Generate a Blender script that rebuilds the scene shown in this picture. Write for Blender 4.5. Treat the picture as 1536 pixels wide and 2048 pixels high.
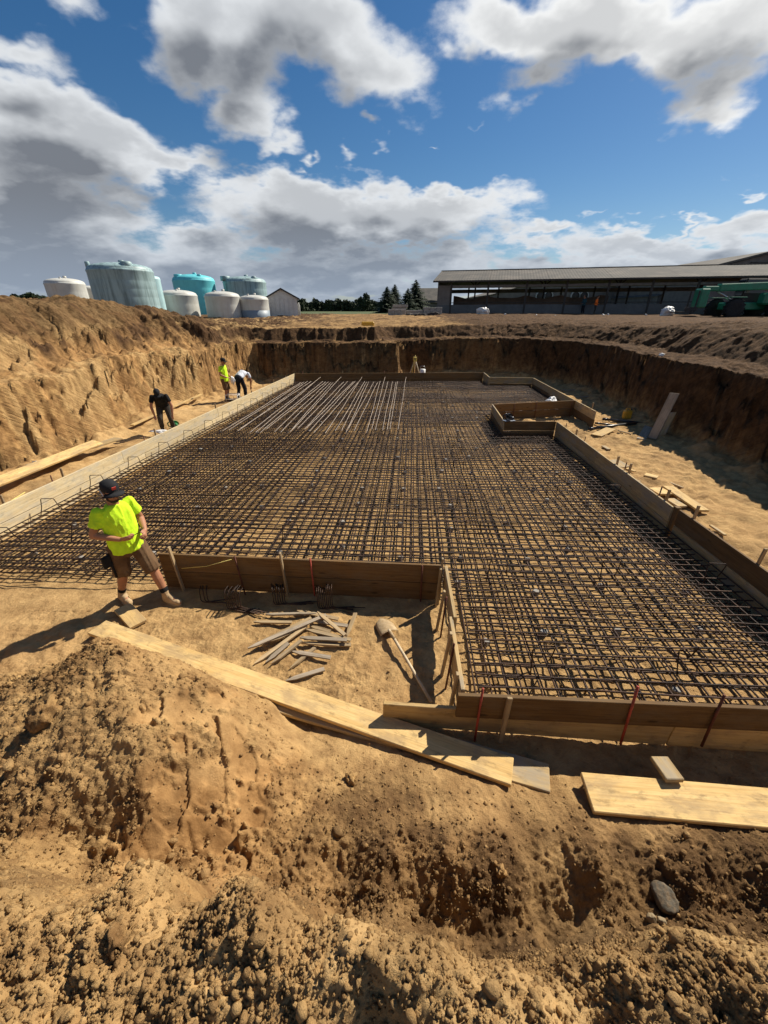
import bpy, math, random
import numpy as np
from mathutils import Vector, Matrix, Quaternion

random.seed(7)
rng = np.random.default_rng(7)
for o in list(bpy.data.objects):
    bpy.data.objects.remove(o)
scene = bpy.context.scene
COL = scene.collection

# ------------------------------------------------------------------ camera
F_PX, CX, CY, HORIZON = 800.0, 768.0, 1024.0, 620.0
CAM_Z = 3.5
PITCH = math.atan((CY - HORIZON) / F_PX)
cam_data = bpy.data.cameras.new('camera')
cam = bpy.data.objects.new('camera', cam_data)
COL.objects.link(cam)
cam.location = (0, 0, CAM_Z)
cam.rotation_euler = (math.pi / 2 - PITCH, 0, 0)
cam_data.sensor_fit = 'HORIZONTAL'
cam_data.sensor_width = 36.0
cam_data.lens = F_PX / 1536.0 * 36.0
cam_data.clip_start = 0.05
cam_data.clip_end = 6000
scene.camera = cam
CP, SP = math.cos(PITCH), math.sin(PITCH)


def PZ(px, py, z):
    """photo pixel -> the point of that direction at height z"""
    t = math.tan(PITCH + math.atan((py - CY) / F_PX))
    Y = (CAM_Z - z) / t
    zc = Y * CP + (CAM_Z - z) * SP
    return Vector(((px - CX) / F_PX * zc, Y, z))


def PY(px, py, Y):
    """photo pixel -> the point of that direction at forward distance Y"""
    t = math.tan(PITCH + math.atan((py - CY) / F_PX))
    z = CAM_Z - Y * t
    zc = Y * CP + (CAM_Z - z) * SP
    return Vector(((px - CX) / F_PX * zc, Y, z))


# ------------------------------------------------------------------ light
SUN_DIR = Vector((0.78, 0.65, 1.0)).normalized()
SUN_EL = math.asin(SUN_DIR.z)
SUN_AZ = math.atan2(SUN_DIR.x, SUN_DIR.y)
sd = bpy.data.lights.new('sun', 'SUN')
sd.energy = 5.0
sd.angle = math.radians(0.6)
sd.color = (1.0, 0.92, 0.78)
sun = bpy.data.objects.new('sun', sd)
COL.objects.link(sun)
sun.rotation_euler = SUN_DIR.to_track_quat('Z', 'Y').to_euler()
sun.location = (20, 20, 40)

scene.view_settings.view_transform = 'Standard'
scene.view_settings.look = 'None'
scene.view_settings.exposure = 0.55
scene.view_settings.gamma = 1.0
scene.view_settings.use_curve_mapping = False
scene.render.engine = 'CYCLES'
scene.cycles.use_denoising = True
scene.cycles.max_bounces = 5
scene.cycles.diffuse_bounces = 3
scene.cycles.glossy_bounces = 2
scene.cycles.transmission_bounces = 2
scene.cycles.transparent_max_bounces = 4


# ------------------------------------------------------------------ node helpers
class NT:
    def __init__(self, tree):
        self.t = tree
        self.n = tree.nodes
        self.l = tree.links

    def new(self, typ, **kw):
        n = self.n.new(typ)
        for k, v in kw.items():
            setattr(n, k, v)
        return n

    def put(self, sock, v):
        if v is None:
            return
        if hasattr(v, 'is_output') or isinstance(v, bpy.types.NodeSocket):
            self.l.new(v, sock)
        else:
            sock.default_value = v

    def math(self, op, a, b=None, c=None, clamp=False):
        n = self.new('ShaderNodeMath', operation=op, use_clamp=clamp)
        self.put(n.inputs[0], a)
        self.put(n.inputs[1], b)
        if c is not None:
            self.put(n.inputs[2], c)
        return n.outputs[0]

    def vmath(self, op, a, b=None, scale=None):
        n = self.new('ShaderNodeVectorMath', operation=op)
        self.put(n.inputs[0], a)
        if b is not None:
            self.put(n.inputs[1], b)
        if scale is not None:
            self.put(n.inputs['Scale'], scale)
        return n.outputs['Value'] if op in ('DOT_PRODUCT', 'LENGTH') else n.outputs[0]

    def noise(self, vec, scale, detail=4, rough=0.5, dist=0.0, color=False, lac=2.0):
        n = self.new('ShaderNodeTexNoise')
        self.put(n.inputs['Vector'], vec)
        n.inputs['Scale'].default_value = scale
        n.inputs['Detail'].default_value = detail
        n.inputs['Roughness'].default_value = rough
        n.inputs['Lacunarity'].default_value = lac
        n.inputs['Distortion'].default_value = dist
        return n.outputs['Color'] if color else n.outputs[0]

    def ramp(self, fac, lo, hi, a=0.0, b=1.0, smooth=True):
        n = self.new('ShaderNodeMapRange')
        n.interpolation_type = 'SMOOTHSTEP' if smooth else 'LINEAR'
        self.put(n.inputs[0], fac)
        self.put(n.inputs[1], lo)
        self.put(n.inputs[2], hi)
        self.put(n.inputs[3], a)
        self.put(n.inputs[4], b)
        return n.outputs[0]

    def mix(self, fac, a, b, blend='MIX'):
        n = self.new('ShaderNodeMix', data_type='RGBA', blend_type=blend)
        self.put(n.inputs[0], fac)
        for s, v in ((n.inputs[6], a), (n.inputs[7], b)):
            if isinstance(v, (tuple, list)):
                v = tuple(v) + (1.0,) if len(v) == 3 else tuple(v)
            self.put(s, v)
        return n.outputs[2]

    def mapping(self, vec, loc=(0, 0, 0), rot=(0, 0, 0), scale=(1, 1, 1), typ='POINT'):
        n = self.new('ShaderNodeMapping', vector_type=typ)
        self.put(n.inputs[0], vec)
        n.inputs[1].default_value = loc
        n.inputs[2].default_value = rot
        n.inputs[3].default_value = scale
        return n.outputs[0]

    def bump(self, h, strength=0.5, dist=0.02, normal=None):
        n = self.new('ShaderNodeBump')
        n.inputs['Strength'].default_value = strength
        n.inputs['Distance'].default_value = dist
        self.put(n.inputs['Height'], h)
        if normal is not None:
            self.put(n.inputs['Normal'], normal)
        return n.outputs[0]


# ------------------------------------------------------------------ sky
world = bpy.data.worlds.new('World')
scene.world = world
world.use_nodes = True


def px_dir(px, py):
    v = Vector(((px - CX) / F_PX, -(py - CY) / F_PX, 1.0))
    d = Vector((v.x, v.z * CP + v.y * SP, v.y * CP - v.z * SP))
    return d.normalized()


# clouds in the sky: centre direction (from the photo), half sizes in photo pixels, weight
CLOUDS = [
    (390, 70, 130, 110, 1.0), (500, 130, 120, 120, .85), (640, 70, 200, 100, 1.15), (770, 150, 130, 115, .9),
    (700, 220, 70, 40, .45),
    (500, 230, 110, 80, .95), (560, 300, 60, 40, .75),
    (60, 235, 200, 70, 1.0), (160, 310, 250, 90, 1.2), (330, 320, 160, 45, .8), (60, 420, 300, 90, 1.1),
    (380, 430, 60, 20, .3),
    (620, 395, 250, 55, .95), (720, 440, 330, 70, 1.2), (900, 405, 160, 40, .9), (450, 365, 90, 28, .6), (400, 480, 120, 40, .8),
    (1090, 450, 140, 30, .75), (1300, 475, 240, 38, .85), (1500, 470, 120, 40, .75), (1200, 412, 80, 12, .4),
    (1160, 40, 290, 100, 1.25), (1080, 150, 110, 75, .75), (1400, 70, 260, 120, 1.05), (1440, 190, 130, 65, .65), (1000, 40, 120, 80, .8),
    (30, 110, 150, 60, .62), (120, -10, 80, 60, .6), (230, 20, 60, 40, .35),
    (752, 272, 42, 20, .55), (868, 261, 26, 10, .5), (622, 325, 22, 14, .5), (1485, 381, 46, 11, .42), (1372, 427, 52, 13, .52),
    (1420, 340, 90, 16, .22), (690, 320, 24, 14, .3), (950, 220, 22, 12, .25),
    (250, 540, 420, 60, .8), (768, 540, 420, 50, .75), (1250, 540, 420, 36, .75),
    (60, 520, 300, 50, .7),
]


def build_density_group(full):
    g = bpy.data.node_groups.new('cloud_density', 'ShaderNodeTree')
    g.interface.new_socket('Dir', in_out='INPUT', socket_type='NodeSocketVector')
    g.interface.new_socket('Density', in_out='OUTPUT', socket_type='NodeSocketFloat')
    k = NT(g)
    gi = k.new('NodeGroupInput')
    go = k.new('NodeGroupOutput')
    D = gi.outputs[0]
    # flatten towards the horizon: clouds lie in a layer
    z = k.new('ShaderNodeSeparateXYZ')
    k.put(z.inputs[0], D)
    zz = k.math('ADD', k.math('MAXIMUM', z.outputs[2], 0.0), 0.30)
    P = k.vmath('DIVIDE', D, None)
    dv = P.node
    cmb = k.new('ShaderNodeCombineXYZ')
    for i in range(3):
        k.put(cmb.inputs[i], zz)
    k.put(dv.inputs[1], cmb.outputs[0])
    # warp the look-up so that the outlines billow
    w1 = k.noise(P, 2.6, 4 if full else 2, .55, color=True)
    w1c = k.vmath('SUBTRACT', w1, (0.5, 0.5, 0.5))
    Dw = k.vmath('ADD', D, k.vmath('SCALE', w1c, scale=0.17))
    if full:
        w2 = k.noise(P, 9.0, 3, .6, color=True)
        w2c = k.vmath('SUBTRACT', w2, (0.5, 0.5, 0.5))
        Dw = k.vmath('ADD', Dw, k.vmath('SCALE', w2c, scale=0.055))
    total = None
    for (px, py, hw, hh, wt) in CLOUDS:
        if not full and hw * hh < 3000:
            continue
        c = px_dir(px, py)
        r = (px_dir(px + 30, py) - px_dir(px - 30, py))
        u = (px_dir(px, py - 30) - px_dir(px, py + 30))
        ra = r.length / 60 * hw * 1.28
        rb = u.length / 60 * hh * 1.28
        x = r.normalized()
        yv = u - x * u.dot(x)
        yv.normalize()
        zv = x.cross(yv)
        M = Matrix((x, yv, zv)).transposed()
        m = k.mapping(Dw, loc=c, rot=M.to_euler(), scale=(ra, rb, 0.9), typ='TEXTURE')
        gr = k.new('ShaderNodeTexGradient', gradient_type='SPHERICAL')
        k.put(gr.inputs[0], m)
        s = k.math('MULTIPLY', gr.outputs['Fac'], wt * 1.45)
        total = s if total is None else k.math('MAXIMUM', k.math('MAXIMUM', total, s), k.math('MULTIPLY', k.math('ADD', total, s), 0.62))
    # outside the frame the broken cloud goes on
    back = k.ramp(k.math('MULTIPLY', z.outputs[1], -1.0), -0.25, 0.15)
    bl = k.math('MULTIPLY', k.ramp(k.noise(P, 1.3, 3, .5), .44, .7), back)
    total = k.math('MAXIMUM', total, bl)
    n = k.noise(P, 4.2, 8 if full else 4, .62)
    nn = k.math('MULTIPLY', k.math('SUBTRACT', n, .5), 1.35)
    d = k.math('ADD', total, nn)
    lowband = k.ramp(z.outputs[2], 0.0, 0.17, 0.72, 0.0)
    out = k.math('SUBTRACT', k.math('ADD', d, lowband), 0.36)
    k.put(go.inputs[0], out)
    return g


def build_world():
    k = NT(world.node_tree)
    k.n.clear()
    outn = k.new('ShaderNodeOutputWorld')
    sky = k.new('ShaderNodeTexSky', sky_type='NISHITA')
    sky.sun_disc = False
    sky.sun_elevation = SUN_EL
    sky.sun_rotation = SUN_AZ
    sky.altitude = 200
    sky.air_density = 1.0
    sky.dust_density = 0.35
    sky.ozone_density = 3.5
    tc = k.new('ShaderNodeTexCoord')
    D = tc.outputs['Generated']
    g_full, g_soft = build_density_group(True), build_density_group(False)

    def dens(v, g):
        n = k.new('ShaderNodeGroup')
        n.node_tree = g
        k.put(n.inputs[0], v)
        return n.outputs[0]
    d0 = dens(D, g_full)
    to_sun = (SUN_DIR.x * .055, SUN_DIR.y * .02, SUN_DIR.z * .085)
    d1 = dens(k.vmath('ADD', D, to_sun), g_soft)
    alpha = k.math('POWER', k.ramp(d0, -0.06, 0.46), 1.15)
    shade_thick = k.ramp(d0, 0.15, 1.1)
    shade_sun = k.ramp(d1, -0.05, 0.85)
    sh = k.math('ADD', k.math('MULTIPLY', shade_thick, .42), k.math('MULTIPLY', shade_sun, .70), clamp=True)
    # near the sun the thin cloud shines
    glow = k.ramp(k.vmath('DOT_PRODUCT', D, tuple(SUN_DIR)), 0.55, 1.0)
    bright = k.mix(glow, (.84, .87, .90), (1.12, 1.12, 1.10))
    dark = k.mix(glow, (.20, .22, .255), (.25, .265, .29))
    mid = k.math('POWER', sh, 0.9)
    ccol = k.mix(mid, bright, dark)
    # cloud close to the horizon is seen through more air
    sz = k.new('ShaderNodeSeparateXYZ')
    k.put(sz.inputs[0], D)
    low = k.ramp(sz.outputs[2], 0.0, 0.20, 0.62, 0.0)
    ccol = k.mix(low, ccol, (.36, .45, .58))
    b_sky = k.new('ShaderNodeBackground')
    hs = k.new('ShaderNodeHueSaturation')
    hs.inputs['Saturation'].default_value = 1.28
    k.put(hs.inputs['Color'], sky.outputs[0])
    k.put(b_sky.inputs[0], hs.outputs[0])
    b_sky.inputs[1].default_value = 0.052
    b_c = k.new('ShaderNodeBackground')
    k.put(b_c.inputs[0], ccol)
    b_c.inputs[1].default_value = 0.66
    mx = k.new('ShaderNodeMixShader')
    k.put(mx.inputs[0], alpha)
    k.l.new(b_sky.outputs[0], mx.inputs[1])
    k.l.new(b_c.outputs[0], mx.inputs[2])
    k.l.new(mx.outputs[0], outn.inputs[0])
    world.cycles.sampling_method = 'MANUAL'
    world.cycles.sample_map_resolution = 512


build_world()


# ------------------------------------------------------------------ materials
def new_mat(name):
    m = bpy.data.materials.new(name)
    m.use_nodes = True
    k = NT(m.node_tree)
    b = k.n['Principled BSDF']
    b.inputs['Specular IOR Level'].default_value = 0.3
    return m, k, b


def plain(name, col, rough=0.6, metal=0.0, var=0.12, scale=6.0, bump=0.0, bscale=40.0, spec=0.3, dirt=None, dirt_amt=0.5):
    """a paint / plastic / cloth colour with uneven tone, wear and fine relief"""
    m, k, b = new_mat(name)
    tc = k.new('ShaderNodeTexCoord')
    n = k.noise(tc.outputs['Object'], scale, 5, .6)
    v = k.ramp(n, .25, .75, 1 - var, 1 + var)
    c = k.mix(1.0, col, (1, 1, 1))
    c = k.vmath('SCALE', k.mix(0.0, col, col), scale=v)
    if dirt:
        n2 = k.noise(tc.outputs['Object'], scale * 2.3, 6, .7)
        c = k.mix(k.math('MULTIPLY', k.ramp(n2, .42, .68), dirt_amt), c, dirt)
    k.put(b.inputs['Base Color'], c)
    b.inputs['Roughness'].default_value = rough
    b.inputs['Metallic'].default_value = metal
    b.inputs['Specular IOR Level'].default_value = spec
    if bump:
        k.put(b.inputs['Normal'], k.bump(k.noise(tc.outputs['Object'], bscale, 6, .65), bump, .01))
    return m


def soil_material():
    m, k, b = new_mat('soil')
    geo = k.new('ShaderNodeNewGeometry')
    P = geo.outputs['Position']
    at = k.new('ShaderNodeAttribute', attribute_name='soil')
    sep = k.new('ShaderNodeSeparateColor')
    k.put(sep.inputs[0], at.outputs['Color'])
    dark, orange, pale = sep.outputs[0], sep.outputs[1], sep.outputs[2]
    n_big = k.noise(P, .55, 4, .6)
    n_mid = k.noise(P, 4.5, 8, .68)
    n_fine = k.noise(P, 42, 6, .7)
    tan = k.mix(k.ramp(n_mid, .32, .70), (.22, .120, .048), (.51, .318, .130))
    tan = k.mix(k.math('MULTIPLY', k.ramp(n_big, .46, .66), .55), tan, (.37, .205, .085))
    tan = k.mix(k.math('MULTIPLY', k.ramp(n_fine, .50, .74), .55), tan, (.17, .09, .038))
    tan = k.mix(k.math('MULTIPLY', k.ramp(k.noise(P, 150, 3, .6), .60, .74), .40), tan, (.60, .44, .25))
    or_c = k.mix(k.ramp(n_mid, .35, .65), (.22, .115, .042), (.40, .225, .088))
    c = k.mix(k.math('MULTIPLY', orange, .85), tan, or_c)
    pa = k.mix(k.ramp(n_mid, .3, .7), (.44, .28, .12), (.56, .38, .18))
    c = k.mix(k.math('MULTIPLY', pale, .8), c, pa)
    dk = k.mix(k.ramp(n_mid, .3, .7), (.032, .017, .009), (.090, .047, .023))  # dark topsoil, deepened to carry painted shade on the pit walls
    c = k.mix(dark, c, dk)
    k.put(b.inputs['Base Color'], c)
    b.inputs['Roughness'].default_value = .95
    b.inputs['Specular IOR Level'].default_value = .12
    h = k.math('ADD', k.math('MULTIPLY', k.noise(P, 18, 8, .68), 1.0), k.math('MULTIPLY', k.noise(P, 90, 5, .7), .45))
    # tooth marks scratched slantwise down the cut faces
    sn = k.new('ShaderNodeSeparateXYZ')
    k.put(sn.inputs[0], geo.outputs['True Normal'])
    sp_ = k.new('ShaderNodeSeparateXYZ')
    k.put(sp_.inputs[0], P)
    steep = k.math('MULTIPLY', k.ramp(sn.outputs[2], .45, .80, 1, 0), k.ramp(sp_.outputs[1], 3.0, 5.0))
    Pr = k.mapping(P, rot=(math.radians(38), 0, 0), scale=(1, 1, 1))
    scr = k.noise(k.mapping(Pr, scale=(5, 1.3, 17)), 1.0, 6, .68, dist=.6)
    h = k.math('ADD', h, k.math('MULTIPLY', k.math('MULTIPLY', scr, steep), 3.2))
    c = k.mix(k.math('MULTIPLY', k.math('MULTIPLY', k.ramp(scr, .50, .68), steep), .55), c, k.vmath('SCALE', c, scale=.42))
    c = k.mix(k.math('MULTIPLY', k.math('MULTIPLY', k.ramp(scr, .44, .34), steep), .30), c, k.vmath('SCALE', c, scale=1.35))
    k.put(b.inputs['Base Color'], c)
    smooth = k.math('SUBTRACT', 1.0, k.math('MULTIPLY', orange, .6))
    bm = k.new('ShaderNodeBump')
    k.put(bm.inputs['Strength'], k.math('MULTIPLY', smooth, .85))
    bm.inputs['Distance'].default_value = .035
    k.put(bm.inputs['Height'], h)
    k.put(b.inputs['Normal'], bm.outputs[0])
    return m


def wood_material(name, light, mid, dark, stain=None, stain_amt=0.0, grey=0.0):
    m, k, b = new_mat(name)
    tc = k.new('ShaderNodeTexCoord')
    oi = k.new('ShaderNodeObjectInfo')
    rnd = oi.outputs['Random']
    off = k.new('ShaderNodeCombineXYZ')
    k.put(off.inputs[0], k.math('MULTIPLY', rnd, 37.0))
    k.put(off.inputs[1], k.math('MULTIPLY', rnd, 11.0))
    O = k.vmath('ADD', tc.outputs['Object'], off.outputs[0])
    O1 = k.mapping(O, scale=(.55, 9, 9))
    O2 = k.mapping(O, scale=(2.2, 75, 75))
    O3 = k.mapping(O, scale=(2.2, 5.0, 5.0))
    g1 = k.noise(O1, 1.6, 6, .6, dist=1.6)
    g2 = k.noise(O2, 1.0, 5, .65, dist=.5)
    c = k.mix(k.ramp(g1, .32, .68), light, mid)
    c = k.mix(k.math('MULTIPLY', k.ramp(g2, .46, .72), .62), c, dark)
    # knots
    vo = k.new('ShaderNodeTexVoronoi')
    k.put(vo.inputs['Vector'], k.mapping(O, scale=(1.7, 6.5, 6.5)))
    vo.inputs['Scale'].default_value = 1.0
    c = k.mix(k.math('MULTIPLY', k.ramp(vo.outputs['Distance'], .05, .12, 1, 0), .75), c, tuple(x * .45 for x in dark))
    c = k.vmath('SCALE', c, scale=k.ramp(rnd, 0, 1, .78, 1.10, smooth=False))
    if stain:
        st = k.noise(O3, 1.0, 7, .66)
        c = k.mix(k.math('MULTIPLY', k.ramp(st, .44, .64), stain_amt), c, stain)
        st2 = k.noise(O3, 3.3, 7, .7)
        c = k.mix(k.math('MULTIPLY', k.ramp(st2, .52, .70), stain_amt * .7), c, tuple(x * .45 for x in stain))
    k.put(b.inputs['Base Color'], c)
    b.inputs['Roughness'].default_value = .78
    b.inputs['Specular IOR Level'].default_value = .2
    k.put(b.inputs['Normal'], k.bump(k.math('ADD', g2, k.math('MULTIPLY', g1, .6)), .45, .004))
    return m


def rebar_material(name, base, rust, fleck):
    m, k, b = new_mat(name)
    geo = k.new('ShaderNodeNewGeometry')
    P = geo.outputs['Position']
    sx = k.new('ShaderNodeSeparateXYZ')
    k.put(sx.inputs[0], P)
    n = k.noise(P, 7, 5, .65)
    n2 = k.noise(P, 60, 4, .7)
    c = k.mix(k.ramp(n, .36, .66), base, rust)
    c = k.mix(k.math('MULTIPLY', k.ramp(n2, .55, .75), .4), c, fleck)  # paler flecks scattered at random over the bars
    k.put(b.inputs['Base Color'], c)
    b.inputs['Roughness'].default_value = .5
    b.inputs['Metallic'].default_value = .45
    # rolled ribs every centimetre along the bar
    s = k.math('SINE', k.math('MULTIPLY', k.math('ADD', sx.outputs[0], k.math('MULTIPLY', sx.outputs[1], 1.0)), 628.0))
    k.put(b.inputs['Normal'], k.bump(s, .6, .002))
    return m


MAT = {}
MAT['soil'] = soil_material()
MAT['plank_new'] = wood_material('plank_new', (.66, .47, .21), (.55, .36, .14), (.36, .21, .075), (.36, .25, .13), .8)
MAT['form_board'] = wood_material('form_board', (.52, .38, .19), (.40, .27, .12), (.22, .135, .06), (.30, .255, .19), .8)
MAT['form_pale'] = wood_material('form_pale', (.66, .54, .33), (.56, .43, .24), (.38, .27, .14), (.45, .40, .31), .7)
MAT['form_dark'] = wood_material('form_dark', (.20, .115, .045), (.14, .078, .030), (.065, .035, .015), (.15, .105, .06), .55)  # dark boards, coloured darker still to deepen their shade
MAT['weathered'] = wood_material('weathered', (.40, .33, .25), (.30, .24, .17), (.15, .11, .075), (.22, .18, .13), .6)
MAT['stake_wood'] = wood_material('stake_wood', (.46, .34, .19), (.34, .235, .125), (.17, .11, .06), (.28, .22, .15), .5)
MAT['stake_steel'] = plain('stake_steel', (.13, .045, .028), .7, .3, .3, 9, .3, dirt=(.05, .03, .02))
MAT['stake_red'] = plain('stake_red', (.36, .06, .035), .6, .0, .3, 9, .2, dirt=(.10, .04, .03))
MAT['rebar'] = rebar_material('rebar', (.030, .022, .019), (.078, .042, .027), (.20, .17, .15))
MAT['rebar_pale'] = rebar_material('rebar_pale', (.36, .31, .26), (.26, .19, .14), (.46, .42, .38))
MAT['concrete'] = plain('concrete', (.33, .31, .28), .9, 0, .25, 3, .5, 30, dirt=(.17, .15, .13))


# ------------------------------------------------------------------ object helpers
def link(name, data, mat=None, parent=None, loc=None, label=None, cat=None, group=None, kind=None, matrix=None):
    o = bpy.data.objects.new(name, data)
    COL.objects.link(o)
    if mat is not None and data is not None and hasattr(data, 'materials') and len(data.materials) == 0:
        data.materials.append(MAT[mat] if isinstance(mat, str) else mat)
    if matrix is not None:
        o.matrix_world = matrix
    if loc is not None:
        o.location = loc
    if parent is not None:
        w = o.matrix_basis.copy()
        o.parent = parent
        o.matrix_parent_inverse = parent.matrix_basis.inverted()
        o.matrix_basis = w
    if label:
        o['label'] = label
    if cat:
        o['category'] = cat
    if group:
        o['group'] = group
    if kind:
        o['kind'] = kind
    return o


def thing(name, label, cat, loc=(0, 0, 0), group=None):
    return link(name, None, None, None, loc, label, cat, group)


def mesh_from(verts, faces, smooth=False, name='mesh'):
    me = bpy.data.meshes.new(name)
    me.from_pydata([tuple(v) for v in verts], [], faces)
    if smooth:
        me.polygons.foreach_set('use_smooth', [True] * len(me.polygons))
    me.update()
    return me


def grid_mesh(V, nx, ny, name, attr=None, smooth=True):
    """V: (ny*nx,3) array"""
    me = bpy.data.meshes.new(name)
    n = len(V)
    i = np.arange((ny - 1) * (nx - 1))
    r, c = i // (nx - 1), i % (nx - 1)
    a = r * nx + c
    q = np.stack([a, a + 1, a + nx + 1, a + nx], 1).astype(np.int32)
    me.vertices.add(n)
    me.vertices.foreach_set('co', V.astype(np.float32).ravel())
    me.loops.add(q.size)
    me.loops.foreach_set('vertex_index', q.ravel())
    me.polygons.add(len(q))
    me.polygons.foreach_set('loop_start', np.arange(0, q.size, 4, dtype=np.int32))
    me.polygons.foreach_set('loop_total', np.full(len(q), 4, dtype=np.int32))
    me.polygons.foreach_set('use_smooth', np.full(len(q), smooth, dtype=bool))
    me.update(calc_edges=True)
    if attr is not None:
        A = me.attributes.new('soil', 'FLOAT_COLOR', 'POINT')
        A.data.foreach_set('color', attr.astype(np.float32).ravel())
    return me


def chamfer_box(lx, ly, lz, c=0.006, name='board', bow=0.0, twist=0.0):
    """box along local X (0..lx), centred in y, z from 0..lz, edges eased; optional bow"""
    hx, hy, hz = lx / 2, ly / 2, lz / 2
    c = min(c, hy * .45, hz * .45, hx * .45)
    V, idx = [], {}
    for sx in (-1, 1):
        for sy in (-1, 1):
            for sz in (-1, 1):
                for ax in range(3):
                    p = [sx * (hx - (0 if ax == 0 else c)), sy * (hy - (0 if ax == 1 else c)), sz * (hz - (0 if ax == 2 else c))]
                    idx[(sx, sy, sz, ax)] = len(V)
                    V.append(p)
    Fc = []
    for s in (-1, 1):
        Fc.append([idx[(s, a, b, 0)] for a, b in ((-1, -1), (1, -1), (1, 1), (-1, 1))][::s])
        Fc.append([idx[(a, s, b, 1)] for a, b in ((-1, -1), (1, -1), (1, 1), (-1, 1))][::-s])
        Fc.append([idx[(a, b, s, 2)] for a, b in ((-1, -1), (1, -1), (1, 1), (-1, 1))][::s])
    for a in (-1, 1):
        for b in (-1, 1):
            Fc.append([idx[(-1, a, b, 1)], idx[(1, a, b, 1)], idx[(1, a, b, 2)], idx[(-1, a, b, 2)]][::(1 if a * b < 0 else -1)])
            Fc.append([idx[(a, -1, b, 0)], idx[(a, 1, b, 0)], idx[(a, 1, b, 2)], idx[(a, -1, b, 2)]][::(1 if a * b > 0 else -1)])
            Fc.append([idx[(a, b, -1, 0)], idx[(a, b, 1, 0)], idx[(a, b, 1, 1)], idx[(a, b, -1, 1)]][::(1 if a * b < 0 else -1)])
            for d in (-1, 1):
                f = [idx[(a, b, d, 0)], idx[(a, b, d, 1)], idx[(a, b, d, 2)]]
                Fc.append(f if a * b * d > 0 else f[::-1])
    V = [(x + hx, y, z + hz) for x, y, z in V]
    if bow or twist:
        # cut the box along its length so that it can bend
        import bmesh
        bm = bmesh.new()
        vs = [bm.verts.new(v) for v in V]
        for f in Fc:
            bm.faces.new([vs[i] for i in f])
        for q in range(1, 8):
            g = bm.verts[:] + bm.edges[:] + bm.faces[:]
            bmesh.ops.bisect_plane(bm, geom=g, plane_co=(lx * q / 8, 0, 0), plane_no=(1, 0, 0))
        for v in bm.verts:
            t = v.co.x / lx
            v.co.z += bow * (4 * t * (1 - t))
            a = twist * (t - .5)
            v.co.z += v.co.y * a
        me = bpy.data.meshes.new(name)
        bm.to_mesh(me)
        bm.free()
        return me
    return mesh_from(V, Fc, False, name)


def frame_along(a, b, up=Vector((0, 0, 1))):
    a, b = Vector(a), Vector(b)
    x = (b - a).normalized()
    y = up.cross(x)
    if y.length < 1e-4:
        y = Vector((0, 1, 0))
    y.normalize()
    z = x.cross(y)
    M = Matrix.Identity(4)
    for i in range(3):
        M[i][0], M[i][1], M[i][2], M[i][3] = x[i], y[i], z[i], a[i]
    return M


def plank(name, a, b, width, thick, mat, parent=None, up=Vector((0, 0, 1)), label=None, cat=None, group=None, bow=0.0, twist=0.0, c=.006):
    """board lying from a to b; its width is across, its thickness along `up`"""
    L = (Vector(b) - Vector(a)).length
    me = chamfer_box(L, width, thick, c, name, bow, twist)
    return link(name, me, mat, parent, None, label, cat, group, matrix=frame_along(a, b, up))


def tube(path, r, seg=6, closed_ends=True, name='tube', smooth=True):
    V, Fc = [], []
    n = len(path)
    path = [Vector(p) for p in path]
    rr = r if isinstance(r, (list, tuple)) else [r] * n
    prev = None
    for i, p in enumerate(path):
        if i == 0:
            t = path[1] - p
        elif i == n - 1:
            t = p - path[-2]
        else:
            t = (path[i + 1] - p).normalized() + (p - path[i - 1]).normalized()
        t.normalize()
        if prev is None:
            ref = Vector((0, 0, 1)) if abs(t.z) < .9 else Vector((1, 0, 0))
            u = t.cross(ref).normalized()
        else:
            u = (prev - t * prev.dot(t)).normalized()
        prev = u
        w = t.cross(u)
        for j in range(seg):
            an = 2 * math.pi * j / seg
            V.append(p + (u * math.cos(an) + w * math.sin(an)) * rr[i])
    for i in range(n - 1):
        for j in range(seg):
            k2 = (j + 1) % seg
            Fc.append([i * seg + j, i * seg + k2, (i + 1) * seg + k2, (i + 1) * seg + j])
    if closed_ends:
        Fc.append(list(range(seg))[::-1])
        Fc.append([(n - 1) * seg + j for j in range(seg)])
    return mesh_from(V, Fc, smooth, name)


# ------------------------------------------------------------------ noise in numpy
def _hash(ix, iy, seed):
    h = (ix.astype(np.int64) * 374761393 + iy.astype(np.int64) * 668265263 + seed * 1442695041) & 0xFFFFFFFF
    h = ((h ^ (h >> 13)) * 1274126177) & 0xFFFFFFFF
    h = h ^ (h >> 16)
    return (h & 0xFFFFFF) / float(0xFFFFFF)


def vnoise(x, y, seed=0):
    ix, iy = np.floor(x), np.floor(y)
    fx, fy = x - ix, y - iy
    fx = fx * fx * (3 - 2 * fx)
    fy = fy * fy * (3 - 2 * fy)
    a, b = _hash(ix, iy, seed), _hash(ix + 1, iy, seed)
    c, d = _hash(ix, iy + 1, seed), _hash(ix + 1, iy + 1, seed)
    return (a * (1 - fx) + b * fx) * (1 - fy) + (c * (1 - fx) + d * fx) * fy - .5


def fbm(x, y, octv=4, gain=.5, seed=0):
    s, a = np.zeros_like(x), 1.0
    for i in range(octv):
        s += a * vnoise(x * 2 ** i + i * 17.3, y * 2 ** i - i * 9.1, seed + i)
        a *= gain
    return s


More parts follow.
